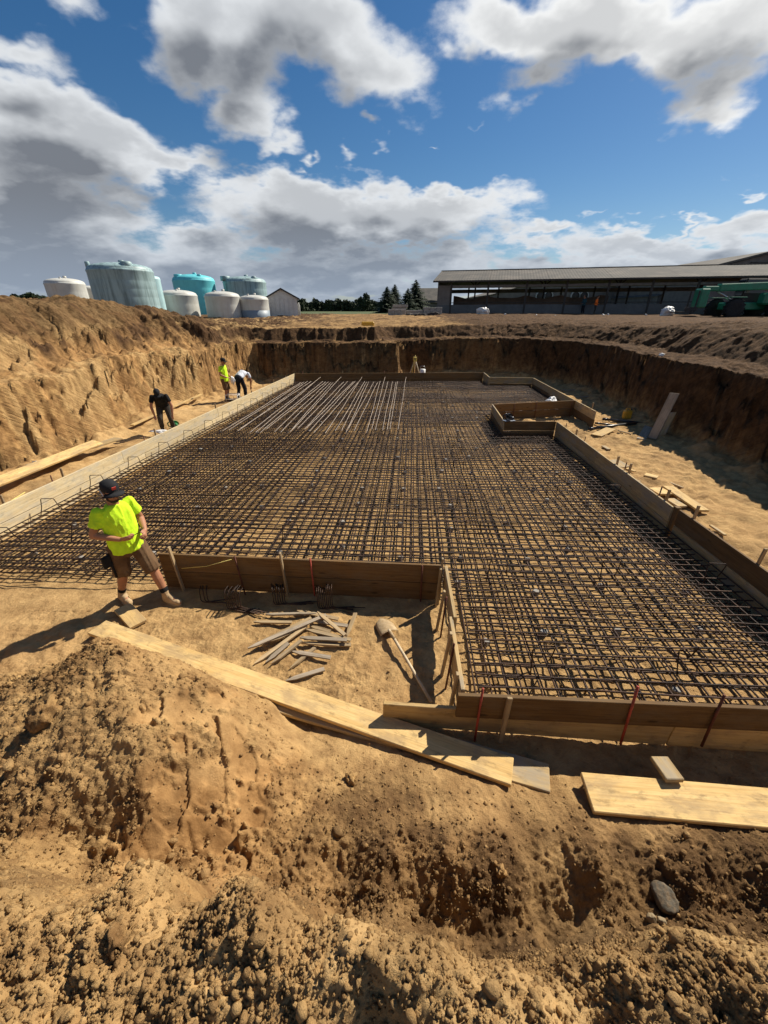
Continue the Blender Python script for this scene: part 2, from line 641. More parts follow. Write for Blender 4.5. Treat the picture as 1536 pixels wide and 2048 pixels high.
def clods(x, y, cell, seed, fill=.75):
    """height of rounded lumps scattered one to a cell"""
    X, Y = x / cell, y / cell
    ix, iy = np.floor(X), np.floor(Y)
    out = np.zeros_like(x)
    for dx in (-1, 0, 1):
        for dy in (-1, 0, 1):
            cx, cy = ix + dx, iy + dy
            jx, jy = cx + _hash(cx, cy, seed), cy + _hash(cx, cy, seed + 1)
            r = .25 + .5 * _hash(cx, cy, seed + 2)
            on = _hash(cx, cy, seed + 3) < fill
            d2 = ((X - jx) ** 2 + (Y - jy) ** 2) / (r * r)
            h = np.where(on, np.sqrt(np.maximum(0, 1 - d2)) * r, 0)
            out = np.maximum(out, h)
    return out * cell


def slabs(u, v, seed):
    """one random level per jittered cell: broken faces with sharp edges"""
    iu, iv = np.floor(u), np.floor(v)
    best = np.full(u.shape, 1e9)
    val = np.zeros_like(u)
    for du in (-1, 0, 1):
        for dv in (-1, 0, 1):
            cu, cv = iu + du, iv + dv
            d = (u - cu - _hash(cu, cv, seed)) ** 2 + (v - cv - _hash(cu, cv, seed + 1)) ** 2
            m = d < best
            best = np.where(m, d, best)
            val = np.where(m, _hash(cu, cv, seed + 2) - .5, val)
    return val


def sstep(x, a, b):
    t = np.clip((x - a) / (b - a), 0, 1)
    return t * t * (3 - 2 * t)


# ------------------------------------------------------------------ the pit
PIT = np.array([(-9.6, -9), (-9.4, 4), (-9.15, 9), (-8.75, 14), (-8.15, 18.2), (-7.2, 21.2), (-6.7, 22.75), (-3.0, 22.9), (0.75, 22.7), (1.05, 24.9),
                (4.5, 25.1), (7.3, 24.6), (9.2, 22.8), (9.75, 20.0), (9.4, 16), (9.0, 12), (8.7, 7.5), (8.5, 2.0), (8.4, -9)])


def pit_distance(x, y):
    """signed distance to the pit outline (positive outside) and run along it"""
    best = np.full(x.shape, 1e9)
    run = np.zeros_like(x)
    inside = np.zeros(x.shape, bool)
    acc = 0.0
    n = len(PIT)
    for i in range(n):
        ax, ay = PIT[i]
        bx, by = PIT[(i + 1) % n]
        ex, ey = bx - ax, by - ay
        L = math.hypot(ex, ey)
        if i < n - 1:
            t = np.clip(((x - ax) * ex + (y - ay) * ey) / (L * L), 0, 1)
            d = np.hypot(x - ax - t * ex, y - ay - t * ey)
            m = d < best
            best = np.where(m, d, best)
            run = np.where(m, acc + t * L, run)
            acc += L
        c = ((ay > y) != (by > y)) & (x < (bx - ax) * (y - ay) / (by - ay + 1e-12) + ax)
        inside ^= c
    return np.where(inside, -best, best), run


# foreground bank: (photo px, py, height) -> plan points, interpolated
BANK = [(100, 1245, 0), (500, 1290, 0), (650, 1350, 0), (850, 1400, .0), (560, 1380, .02), (350, 1215, 0), (750, 1250, 0),
        (700, 1470, .05), (1000, 1520, .06), (1300, 1530, .0), (1500, 1560, .04), (900, 1480, .03), (1300, 1480, .0), (1100, 1500, .02),
        # left mound, falling towards the trough
        (200, 1285, 1.0), (260, 1300, .98), (330, 1330, .88), (430, 1380, .70), (480, 1430, .58), (530, 1490, .44), (548, 1550, .37), (552, 1620, .31), (545, 1700, .26),
        (450, 1500, .62), (400, 1450, .74), (350, 1400, .85), (300, 1500, .86), (250, 1400, .95), (300, 1600, .72), (400, 1600, .54), (450, 1650, .42), (500, 1650, .35),
        (250, 1690, .58), (360, 1690, .47), (430, 1740, .34), (100, 1350, .93), (0, 1400, .90), (0, 1500, .86), (100, 1500, .90), (200, 1500, .90), (100, 1650, .68), (0, 1680, .64), (150, 1705, .56), (0, 1345, .80),
        # valley and low ridge to its right
        (620, 1500, .12), (585, 1455, .05), (600, 1600, .24), (620, 1700, .28), (640, 1780, .20),
        (700, 1550, .16), (800, 1600, .20), (700, 1640, .27), (900, 1650, .27), (1000, 1610, .17), (1100, 1600, .12), (1200, 1660, .20), (1350, 1690, .24), (1500, 1710, .24),
        (760, 1720, .31), (900, 1720, .30), (1000, 1720, .29), (1200, 1740, .27), (1400, 1750, .28), (1536, 1750, .28),
        (700, 1815, .14), (850, 1840, .10), (1000, 1880, .05), (1150, 1860, .07), (1320, 1810, .08), (1450, 1825, .14), (1536, 1840, .18),
        # ridge at the camera's feet
        (-40, 1745, 1.12), (60, 1750, 1.14), (300, 1725, 1.16), (480, 1765, 1.18), (560, 1800, 1.20), (680, 1850, 1.22), (850, 1880, 1.22), (1000, 1935, 1.22),
        (1180, 1905, 1.22), (1340, 1850, 1.20), (1440, 1872, 1.20), (1536, 1880, 1.20),
        (200, 1960, 1.30), (400, 1900, 1.31), (768, 1980, 1.33), (1100, 1990, 1.32), (1400, 1960, 1.30), (600, 1920, 1.30), (900, 1950, 1.31), (1250, 1930, 1.28),
        (200, 2046, 1.30), (500, 2046, 1.24), (768, 2046, 1.20), (1200, 2046, 1.18), (1450, 2046, 1.2)]
BX = [tuple(PZ(a, b, c)) for a, b, c in BANK]
BX += [(-3.0, 3.05, 0), (-2.2, 3.15, 0), (-1.5, 2.95, 0), (-3.6, 2.95, 0.0), (-4.3, 3.1, 0.0), (-4.3, 2.3, .75), (-4.2, 1.4, .75), (-4.0, .6, 1.1),
       (-.9, 2.55, 0.0), (2.8, 2.3, 0), (3.6, 2.3, 0), (3.6, 1.5, .35), (3.4, .9, .4), (3.3, .5, 1.2),
       (-1.7, 1.05, .60), (-1.2, 1.02, .45), (-.75, .98, .32), (-.3, .94, .24), (.2, .90, .20), (.55, .86, .16), (1.0, .88, .18), (1.5, .92, .22), (2.0, .92, .30),
       (0, -.15, 1.1), (-2, -.1, 1.3), (2, -.1, 1.15), (-3.6, .0, 1.3), (3.4, 0, 1.2)]
BX = np.array(BX)
_c2 = .055 ** 2
_A = np.sqrt(((BX[:, None, :2] - BX[None, :, :2]) ** 2).sum(-1) + _c2)
_A -= np.eye(len(BX)) * .004
_n = len(BX)
_M = np.zeros((_n + 3, _n + 3))
_M[:_n, :_n] = _A
_M[:_n, _n:] = np.c_[np.ones(_n), BX[:, :2]]
_M[_n:, :_n] = _M[:_n, _n:].T
_W = np.linalg.solve(_M, np.r_[BX[:, 2], 0, 0, 0])


def bank_height(x, y):
    xc, yc = np.clip(x, -4.3, 3.7), np.clip(y, -.2, 3.3)
    z = _W[_n] + _W[_n + 1] * xc + _W[_n + 2] * yc
    for i in range(_n):
        z = z + _W[i] * np.sqrt((xc - BX[i, 0]) ** 2 + (yc - BX[i, 1]) ** 2 + _c2)
    return np.clip(z, -.03, 1.75)


# the scraped faces of the mound by the camera (plan centre, radius)
def near_masks(x, y):
    scr = np.zeros_like(x)
    wob = .22 * fbm(x * 7, y * 7, 4, .65, 61)
    for px, py, z, r in ((340, 1420, .85, .16), (330, 1560, .74, .17), (420, 1560, .57, .20), (460, 1470, .60, .15), (380, 1660, .50, .14), (490, 1620, .37, .13), (300, 1690, .53, .12), (360, 1500, .76, .15), (440, 1400, .66, .12), (500, 1540, .45, .12), (430, 1680, .42, .12)):
        p = PZ(px, py, z)
        scr = np.maximum(scr, 1 - sstep(np.hypot(x - p.x, y - p.y) + wob, r * .65, r * 1.25))
    return scr


def terrain(x, y, near=False):
    d, s = pit_distance(x, y)
    side_far = sstep(y, 19.5, 22.0)
    right = sstep(x, 2.0, 7.5)
    left = 1 - sstep(x, -7.6, -6.2)
    # ragged outline
    dn = d + .34 * fbm(s * .55 + 3, d * .3, 3, .5, 11) + .10 * fbm(x * 2.3, y * 2.3, 3, .55, 12)
    bench = 2.05 * right + 1.92 * (1 - right)
    bw = (.65 * left + .75 * (1 - left) * (1 - right) + 1.0 * right)
    low_w = .55 * left + .32 * (1 - left) * (1 - right) + .30 * right
    up_w = 1.7 * left * (1 - side_far) + .45 * (1 - left * (1 - side_far)) * (1 - right) + 1.0 * right
    grade = 2.62 + .12 * right + .10 * sstep(y, 26, 50) * 2.5
    crest = (3.80 - grade) * left * (1 - sstep(y, 18.5, 27.5)) + .42 * right * (1 - sstep(y, 14, 24))
    zr = np.clip(dn / low_w, 0, 1)
    # tooth marks slanting down the faces
    amp = sstep(dn, -.05, .25) * (1 - sstep(dn, low_w + bw + up_w, low_w + bw + up_w + 1.2))
    zest = np.clip(dn / (low_w + up_w), 0, 1) * 2.6
    wob = .5 * fbm(s * .9, zest * 1.4, 2, .5, 33)
    st = fbm(.8 * (s - .6 * zest), 2.0 * zest + s * .10, 5, .60, 21)
    st2 = fbm(6.0 * (s - .9 * zest), 4.0 * zest, 3, .6, 25)
    strata = vnoise(zest * 3.4 + .8 * wob + .12 * s, s * .16, 27) + .6 * vnoise(zest * 8.0 + 1.4 * wob - .1 * s, s * .3, 28)
    sl = slabs(.85 * (s - .5 * zest) + wob, 2.6 * zest + .2 * s - wob, 35) + .6 * slabs(2.1 * (s - .6 * zest) - wob, 5.2 * zest + wob, 38) + .35 * slabs(5.1 * (s - .7 * zest) - wob, 9.5 * zest + wob, 39)
    # slabs broken out of the face
    blk = np.abs(fbm(s * 1.3, zest * 1.7, 2, .5, 31)) * 1.0
    dm = dn + amp * (.24 * st + .05 * st2 + .26 * strata * (.3 + .7 * left) + (.26 + .26 * left) * sl * (.35 + .65 * sstep(fbm(s * .4, zest * .7, 2, .5, 37), -.25, .2)) - .12 * blk)
    t1 = np.clip(dm / low_w, 0, 1)
    z = bench * (.15 * t1 + .85 * t1 ** .8)
    t2 = np.clip((dm - low_w) / bw, 0, 1)
    z = z + .10 * t2
    t3 = np.clip((dm - low_w - bw) / up_w, 0, 1)
    z = z + (grade - bench - .10) * (t3 ** .85)
    t4 = np.clip((dm - 1.3) / 2.3, 0, 1)
    z = z + crest * sstep(t4, 0, 1)
    # fallen soil at the foot of the walls
    foot = np.exp(-((dn + .12) / .35) ** 2) * np.where(dn < .35, 1, 0)
    z = z + foot * (.16 + .3 * fbm(x * 1.6, y * 1.6, 4, .55, 41)) * sstep(-dn, -.35, .1)
    out = sstep(dn, .0, .6)
    z = z + out * (.10 * fbm(x * .8, y * .8, 3, .5, 51) + (.07 + .09 * left) * fbm(x * 3, y * 3, 5, .66, 52))
    # spoil ridge on the left edge: rougher
    z = z + crest * .20 * fbm(x * .55, y * .55, 4, .6, 55)
    # track marks of machines on the grade beyond the far wall
    tr = sstep(y, 24.5, 26) * (1 - sstep(y, 42, 48)) * out
    z = z + tr * (.035 * np.abs(np.sin((y * 1.0 + x * .45) * 7.5)) * sstep(fbm(x * .25, y * .35, 2, .5, 57), -.25, .1) + .06 * fbm(x * .7, y * 2.2, 3, .5, 58))
    z = np.where(y > 30, z + .14 * sstep(y, 30, 50), z)
    # trodden floor
    flo = (1 - sstep(dn, -.5, .1))
    z = z + flo * (.030 * fbm(x * 1.1, y * 1.1, 3, .5, 71) + (.022 + .040 * (x > 4.9)) * fbm(x * 5, y * 5, 4, .66, 72) + .09 * (x > 4.9) * np.maximum(0, fbm(x * 2.2, y * 2.2, 4, .6, 74)))
    z = z + (.30 + .70 * out) * .5 * clods(x, y, .14, 91, .3) * (y < 30) * sstep(fbm(x * .7, y * .7, 2, .5, 93), -.1, .3)
    # foreground bank
    wn = (1 - sstep(y, 2.5, 3.2))
    zb = bank_height(x, y)
    z = z * (1 - wn) + wn * (zb + z * sstep(dn, -.2, .8))
    return z, dn, s, t1, t3, out


def soil_masks(x, y, z, dn, t1, t3, out):
    A = np.zeros((x.size, 4))
    n = fbm(x * 1.2, y * 1.2, 4, .6, 81)
    far = sstep(y, 19.8, 22.2)
    right = sstep(x, 4.0, 8.0)
    out = sstep(dn, -.10, .10)
    # dark topsoil above; right and far walls browner, their shade painted in
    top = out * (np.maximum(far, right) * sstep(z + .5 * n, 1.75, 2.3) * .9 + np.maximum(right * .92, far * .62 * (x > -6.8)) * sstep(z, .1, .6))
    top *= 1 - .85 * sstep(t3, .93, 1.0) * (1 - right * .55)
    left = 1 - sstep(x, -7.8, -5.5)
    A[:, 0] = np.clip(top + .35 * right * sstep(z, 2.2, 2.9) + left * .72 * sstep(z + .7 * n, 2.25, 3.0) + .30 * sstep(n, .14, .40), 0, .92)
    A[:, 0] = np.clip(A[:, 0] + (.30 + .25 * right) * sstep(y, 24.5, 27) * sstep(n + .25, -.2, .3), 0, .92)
    A[:, 1] = np.clip(left * sstep(n + .12, .05, .3) * sstep(z, .2, .6) * .75, 0, 1)
    A[:, 2] = np.clip((1 - sstep(dn, -.6, 0)) * .55 + left * sstep(-n, .05, .25) * .5 + out * sstep(t3, .97, 1) * (1 - right) * .35, 0, 1)
    A[:, 3] = 1
    return A


def seq(*segs):
    """segs: (start, end, step) -> sorted coordinates"""
    out = []
    for a, b, st in segs:
        n = max(2, int(round((b - a) / st)) + 1)
        out += list(np.linspace(a, b, n))[:-1]
    out.append(segs[-1][1])
    return np.array(out)


NX0, NX1, NY0, NY1 = -4.7, 3.75, -.25, 4.1          # the fine patch at the camera's feet


def build_ground():
    gx = -np.geomspace(15, 90, 26)[::-1]
    gx = np.r_[gx[:-1], seq((-15, -12, .06), (-12, -7.3, .032), (-7.3, 8.4, .055), (8.4, 12.5, .038), (12.5, 15, .07)), np.geomspace(15, 90, 26)[1:]]
    gy = np.r_[seq((-9, NY0, .4), (NY0, 4.6, .05), (4.6, 21.3, .05), (21.3, 26.6, .036), (26.6, 34, .09), (34, 58, .35))]
    X, Y = np.meshgrid(gx, gy)
    x, y = X.ravel(), Y.ravel()
    z, dn, s, t1, t3, out = terrain(x, y)
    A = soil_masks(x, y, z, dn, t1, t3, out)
    wn = 1 - sstep(y, 2.5, 3.4)
    hole = (x > NX0 + .06) & (x < NX1 - .06) & (y > NY0 + .06) & (y < NY1 - .06)
    z = np.where(hole, z - .45, z)
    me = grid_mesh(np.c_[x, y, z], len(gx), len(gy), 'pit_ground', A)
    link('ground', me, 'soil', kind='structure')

    # fine patch
    gx = np.linspace(NX0, NX1, 800)
    gy = np.r_[seq((NY0, 2.5, .0088), (2.5, NY1, .0125))]
    X, Y = np.meshgrid(gx, gy)
    x, y = X.ravel(), Y.ravel()
    z, dn, s, t1, t3, out = terrain(x, y)
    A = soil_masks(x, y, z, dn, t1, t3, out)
    scr = near_masks(x, y)
    rough = np.maximum(sstep(z, .04, .22), 1 - sstep(y, 1.35, 1.75))
    lump = sstep(fbm(x * 1.7, y * 1.7, 3, .55, 101) + .22, -.05, .35)
    ro = rough * (1 - scr * .92)
    wx, wy = x + .030 * fbm(x * 14, y * 14, 3, .6, 171), y + .030 * fbm(x * 14 + 9, y * 14 - 4, 3, .6, 173)
    calm = 1 - .85 * sstep(y, 1.30, 1.60) * sstep(x, -1.0, -.6)
    ro = ro * (.35 + .65 * calm)
    h = ro * (.10 * calm * fbm(x * 2.2, y * 2.2, 3, .55, 110) + .034 * fbm(x * 8, y * 8, 5, .66, 111) + .050 * np.abs(fbm(x * 15, y * 15, 4, .66, 113)))
    h += ro * lump * (.40 * clods(wx, wy, .065, 120, .45) + .50 * clods(wx + 3.1, wy - 1.7, .034, 130, .5))
    h += ro * (.55 * clods(wx - 1.1, wy + 2.3, .022, 135, .8))
    # gouges left by boots sliding down the slope
    h -= ro * .035 * sstep(fbm(x * 4.2, y * 2.4, 2, .5, 176), .30, .40)
    cr = slabs(x * 7.5 + y * 1.5 + .8 * fbm(x * 5, y * 5, 2, .5, 153), y * 2.2 - x * .9 + .8 * fbm(x * 5, y * 5, 2, .5, 154), 155)
    h += scr * (.06 * cr + .012 * fbm(x * 12, y * 12, 3, .6, 151))
    flat = 1 - rough
    # boot prints and small crumbs on the trodden floor
    h += flat * (.020 * fbm(x * 7, y * 7, 4, .6, 161) + .30 * clods(x, y, .045, 165, .22) * sstep(fbm(x * 2.2, y * 2.2, 2, .5, 166), -.05, .3))
    rs = np.random.default_rng(5)
    for i in range(110):
        cx, cy, an = rs.uniform(-4.3, 3.5), rs.uniform(1.6, 4.1), rs.uniform(0, 6.28)
        m = (np.abs(x - cx) < .2) & (np.abs(y - cy) < .2)
        xx, yy = x[m] - cx, y[m] - cy
        u, v = xx * math.cos(an) + yy * math.sin(an), -xx * math.sin(an) + yy * math.cos(an)
        e = (u / .15) ** 2 + (v / (.052 - .012 * (u < -.02))) ** 2
        dep = -.009 * (1 - sstep(e, .5, 1.15)) + .0035 * np.exp(-((e - 1.35) / .4) ** 2)
        dep += .0035 * np.sin(u * 200 + 9 * v) * (e < .9)
        h[m] += dep * flat[m]
    edge = np.minimum(np.minimum(x - NX0, NX1 - x), np.minimum(y - NY0, NY1 - y))
    h *= sstep(edge, .03, .4)
    A0 = A.copy()
    z = z + h
    n = fbm(x * 1.2, y * 1.2, 4, .6, 181)
    A[:, 0] = np.clip(.50 * rough * lump * sstep(n, -.05, .3) * (1 - scr) + .25 * sstep(fbm(x * 5, y * 5, 3, .6, 183), .1, .35) * rough, 0, .7)
    moist_shade = (1 - sstep(y + .3 * n, 1.35, 1.75)) * (1 - sstep(z, .55, .85)) * sstep(x, -.9, -.4)  # moist soil, with the slope's shade deepened in the colour
    A[:, 0] = np.clip(A[:, 0] + .36 * moist_shade, 0, .75)
    A[:, 1] = np.clip(scr * .75 + .35 * rough * sstep(-n, .1, .35), 0, 1)
    A[:, 2] = np.clip((1 - rough) * .5 + .35 * rough * (1 - lump) + .35 * sstep(z, 1.0, 1.2), 0, 1)  # ridge top painted paler to strengthen its lit look against the slope
    we = sstep(edge, .03, .6)[:, None]
    A = A * we + A0 * (1 - we)
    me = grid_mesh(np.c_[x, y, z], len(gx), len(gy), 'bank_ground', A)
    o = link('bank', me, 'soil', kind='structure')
    return gx, gy, z.reshape(len(gy), len(gx))


BANK_GX, BANK_GY, BANK_Z = build_ground()


def ground_z(x, y):
    """soil height under a plan point"""
    if NX0 < x < NX1 and NY0 < y < NY1:
        i = min(max(int(np.searchsorted(BANK_GX, x)), 1), len(BANK_GX) - 2)
        j = min(max(int(np.searchsorted(BANK_GY, y)), 1), len(BANK_GY) - 2)
        return float(BANK_Z[j, i])
    return float(terrain(np.array([float(x)]), np.array([float(y)]))[0][0])


def lumps(name, base_v, base_f, px, py, pz, size, rs, label):
    n, nv = len(px), len(base_v)
    V = np.repeat(base_v[None], n, 0) * (1 + rs.uniform(-.38, .38, (n, nv, 1)))
    V *= size[:, None, None] * rs.uniform(.7, 1.25, (n, 1, 3))
    ang = rs.uniform(0, 6.28, n)
    c, s = np.cos(ang)[:, None], np.sin(ang)[:, None]
    vx, vy = V[:, :, 0] * c - V[:, :, 1] * s, V[:, :, 0] * s + V[:, :, 1] * c
    V = np.stack([vx + px[:, None], vy + py[:, None], V[:, :, 2] + (pz + size * .4)[:, None]], -1).reshape(-1, 3)
    Fi = (np.array(base_f)[None] + (np.arange(n) * nv)[:, None, None]).reshape(-1, 3).astype(np.int32)
    me = bpy.data.meshes.new(name)
    me.vertices.add(len(V))
    me.vertices.foreach_set('co', V.astype(np.float32).ravel())
    me.loops.add(Fi.size)
    me.loops.foreach_set('vertex_index', Fi.ravel())
    me.polygons.add(len(Fi))
    me.polygons.foreach_set('loop_start', np.arange(0, Fi.size, 3, dtype=np.int32))
    me.polygons.foreach_set('loop_total', np.full(len(Fi), 3, dtype=np.int32))
    me.update(calc_edges=True)
    A = me.attributes.new('soil', 'FLOAT_COLOR', 'POINT')
    moist_shade = (1 - sstep(py, 1.35, 1.75)) * (1 - sstep(pz, .55, .85)) * sstep(px, -.9, -.4)  # crumbs on the slope share its moist, shade-deepened tone
    col = np.zeros((n, 4))
    col[:, 0] = np.clip(rs.normal(.10, .16, n) + .30 * moist_shade, 0, .8)
    col[:, 2] = rs.uniform(0, .55, n)
    col[:, 3] = 1
    A.data.foreach_set('color', np.repeat(col, nv, 0).astype(np.float32).ravel())
    link(name, me, 'soil', label=label, cat='soil', kind='stuff')


def build_clods():
    """loose crumbs of soil lying on the foreground bank: real little lumps"""
    t = (1 + 5 ** .5) / 2
    ico = [(a, b, 0) for a, b in ((-1, t), (1, t), (-1, -t), (1, -t))] + [(0, a, b) for a, b in ((-1, t), (1, t), (-1, -t), (1, -t))] + [(a, 0, b) for a, b in ((t, -1), (t, 1), (-t, -1), (-t, 1))]
    ico_f = [(0, 11, 5), (0, 5, 1), (0, 1, 7), (0, 7, 10), (0, 10, 11), (1, 5, 9), (5, 11, 4), (11, 10, 2), (10, 7, 6), (7, 1, 8),
             (3, 9, 4), (3, 4, 2), (3, 2, 6), (3, 6, 8), (3, 8, 9), (4, 9, 5), (2, 4, 11), (6, 2, 10), (8, 6, 7), (9, 8, 1)]
    ico = np.array(ico) / math.hypot(1, t)
    octa = np.array([(1, 0, 0), (-1, 0, 0), (0, 1, 0), (0, -1, 0), (0, 0, 1), (0, 0, -1)], float)
    octa_f = [(0, 2, 4), (2, 1, 4), (1, 3, 4), (3, 0, 4), (2, 0, 5), (1, 2, 5), (3, 1, 5), (0, 3, 5)]
    rs = np.random.default_rng(11)

    def spots(N):
        px, py = rs.uniform(-4.4, 3.6, N), np.where(rs.random(N) < .65, rs.uniform(.02, 1.2, N), rs.uniform(.4, 3.1, N))
        i = np.clip(np.searchsorted(BANK_GX, px), 1, len(BANK_GX) - 2)
        j = np.clip(np.searchsorted(BANK_GY, py), 1, len(BANK_GY) - 2)
        pz = BANK_Z[j, i]
        keep = (rs.random(N) < (.06 + .94 * sstep(pz, .08, .4))) & (rs.random(N) > near_masks(px, py) * .85) & \
               (rs.random(N) < .45 + .55 * sstep(fbm(px * 1.7, py * 1.7, 3, .55, 101) + .22, -.05, .35)) & (np.abs(px) < .5 + 1.25 * (py + 1.0))
        return px[keep], py[keep], pz[keep]
    px, py, pz = spots(120000)
    lumps('soil_crumbs', octa, octa_f, px, py, pz, .0035 + .0065 * rs.random(len(px)) ** 1.8, rs, 'loose fine crumbs of sandy soil on the bank')
    px, py, pz = spots(15000)
    n = len(px)
    lumps('soil_lumps', ico, ico_f, px, py, pz, .008 + .009 * rs.random(n) ** 2 + .022 * (rs.random(n) < .05) * rs.random(n), rs, 'loose thumb-sized lumps of sandy soil on the bank')


build_clods()


# ------------------------------------------------------------------ timber forms round the slab
TOP = .57
BH = .28


def T(px, py, z=TOP):
    return PZ(px, py, z)


def unit_stake_mesh():
    me = chamfer_box(1.0, .038, .019, .003, 'stake')
    return me


def form_wall(label, a, b, mat_top='form_board', mat_low='form_board', side=1, stakes=(), rows=2, blen=4.2, z0=0.0, extra=None, skew=0.0):
    """a form of boards on edge from a to b (plan points of the inner top edge); side: +1 puts the boards to the left of a->b"""
    a, b = Vector((a.x, a.y, 0)), Vector((b.x, b.y, 0))
    d = (b - a)
    L = d.length
    d.normalize()
    nrm = Vector((-d.y, d.x, 0)) * side
    root = thing('timber_form', label, 'formwork', tuple(a))
    n = max(1, int(round(L / blen)))
    for r in range(rows):
        zlo = TOP - BH * (r + 1) - .004 * r
        cuts = [0.0] + [L * (i + (random.uniform(-.25, .25) if r else random.uniform(-.1, .1))) / n for i in range(1, n)] + [L]
        for i in range(n):
            l0, l1 = cuts[i] + .002, cuts[i + 1] - .002
            off = nrm * (.020 + random.uniform(-.003, .003) + .004 * r)
            p0 = a + d * l0 + off + Vector((0, 0, zlo + random.uniform(-.004, .004)))
            p1 = a + d * l1 + off + Vector((0, 0, zlo + random.uniform(-.004, .004)))
            me = chamfer_box((p1 - p0).length, .038, BH - .004, .004, 'board')
            link('board', me, mat_top if r == 0 else mat_low, root, matrix=frame_along(p0, p1))
    for (t, kind, h, lean) in stakes:
        base = a + d * (L * t) + nrm * (.062 if kind != 'cleat' else .058)
        gz = 0.0
        p0 = base + Vector((0, 0, gz - .12)) + nrm * .02
        p1 = base + Vector((0, 0, h)) + d * lean + nrm * .012
        if kind == 'steel' or kind == 'red':
            me = tube([p0, (p0 + p1) / 2, p1], .011, 8)
            link('stake', me, 'stake_steel' if kind == 'steel' else 'stake_red', root)
        else:
            me = chamfer_box((p1 - p0).length, .024, .045, .003, 'stake')
            M = frame_along(p0, p1, nrm)
            link('stake', me, 'stake_wood', root, matrix=M)
    return root


def st(n, lo, hi, kinds=('wood', 'steel', 'wood'), h=(.60, .74), lean=.05):
    return [(lo + (hi - lo) * (i + random.uniform(.25, .75)) / n, kinds[i % len(kinds)], random.uniform(*h), random.uniform(-lean, lean)) for i in range(n)]


L_near = T(0, 1012)
L_far = T(589, 747)
d = (L_far - L_near).normalized()
L_start = L_near - d * ((L_near.y - 4.75) / d.y)
F1 = T(967, 744.6)
S1 = T(978.5, 754.4)
S2 = T(1066, 755.4)
RW_end = T(1191, 822)
RB = T(1152, 800)
NB_l = T(986, 808)
NF_l = T(1010, 842)
NF_r = T(1113, 843)
R1_end = T(1345, 1014)
R2_start = T(1358, 1019)
R2_b = T(1536, 1144)
N_l = T(915, 1383)
N_r = T(1536, 1410)
SD_far = T(895, 1131)
SD_near = T(941, 1376)
IN_l = T(318, 1104)
IN_r = T(886, 1128)


def meet(p, q, r, s):
    d1, d2 = (q - p), (s - r)
    den = d1.x * d2.y - d1.y * d2.x
    t = ((r.x - p.x) * d2.y - (r.y - p.y) * d2.x) / den
    return p + d1 * t


CORNER = meet(R2_start, R2_b, N_l, N_r)

form_wall('long pale two-board form along the slab below the sunlit earth bank', L_start, L_far, 'form_pale', 'form_pale', side=1,
          stakes=[(.083, 'wood', .70, .02), (.155, 'wood', .72, .03), (.140, 'steel', .68, .01), (.30, 'steel', .66, .02), (.33, 'wood', .72, 0), (.52, 'wood', .70, .02), (.60, 'steel', .68, .0)] + st(4, .66, .98), blen=3.9)
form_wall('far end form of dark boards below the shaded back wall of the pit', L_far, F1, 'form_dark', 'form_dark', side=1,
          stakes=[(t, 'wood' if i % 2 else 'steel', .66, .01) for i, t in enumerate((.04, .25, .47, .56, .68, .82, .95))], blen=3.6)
form_wall('short return form joining the two stepped boards at the far corner', F1, S1, side=1, blen=2)
form_wall('far corner form beyond the recess, sunlight along its top edge', S1, S2, 'form_board', 'form_dark', side=1, blen=2.6, stakes=[(.5, 'steel', .62, 0)])
form_wall('form running from the far corner to the mouth of the square recess', S2, RW_end, 'form_board', 'form_dark', side=1, blen=3.6,
          stakes=[(.93, 'wood', .74, .02), (.5, 'steel', .64, 0)])
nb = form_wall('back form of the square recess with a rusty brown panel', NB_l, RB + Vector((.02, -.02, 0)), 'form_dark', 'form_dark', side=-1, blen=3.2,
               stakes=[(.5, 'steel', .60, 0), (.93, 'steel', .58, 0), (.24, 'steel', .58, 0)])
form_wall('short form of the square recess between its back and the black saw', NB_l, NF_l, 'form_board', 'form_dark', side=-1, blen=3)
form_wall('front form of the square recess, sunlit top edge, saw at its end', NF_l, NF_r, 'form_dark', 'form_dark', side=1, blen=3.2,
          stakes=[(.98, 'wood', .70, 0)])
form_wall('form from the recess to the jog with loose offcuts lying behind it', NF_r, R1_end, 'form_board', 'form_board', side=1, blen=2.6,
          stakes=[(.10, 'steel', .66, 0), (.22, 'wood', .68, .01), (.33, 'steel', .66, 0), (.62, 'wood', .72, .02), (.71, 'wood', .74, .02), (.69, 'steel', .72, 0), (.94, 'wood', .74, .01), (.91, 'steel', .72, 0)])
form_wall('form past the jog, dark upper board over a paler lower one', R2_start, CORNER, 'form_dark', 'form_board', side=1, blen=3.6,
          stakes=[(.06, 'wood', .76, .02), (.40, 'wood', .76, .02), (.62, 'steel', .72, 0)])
jog = thing('form_post', 'dark square timber post standing in the jog between two forms', 'post', tuple(Vector((R2_start.x, R2_start.y, 0))))
me = chamfer_box(.60, .085, .085, .004, 'post_timber')
link('post_timber', me, 'form_dark', jog, matrix=frame_along(Vector((R1_end.x + .075, R1_end.y - .06, -.02)), Vector((R1_end.x + .075, R1_end.y - .06, 1)), Vector((0, 1, 0))))

near = form_wall('near end form in front of the slab, red steel stakes against dark boards', N_l, CORNER, 'form_dark', 'plank_new', side=-1, rows=1, blen=9,
                 stakes=[])
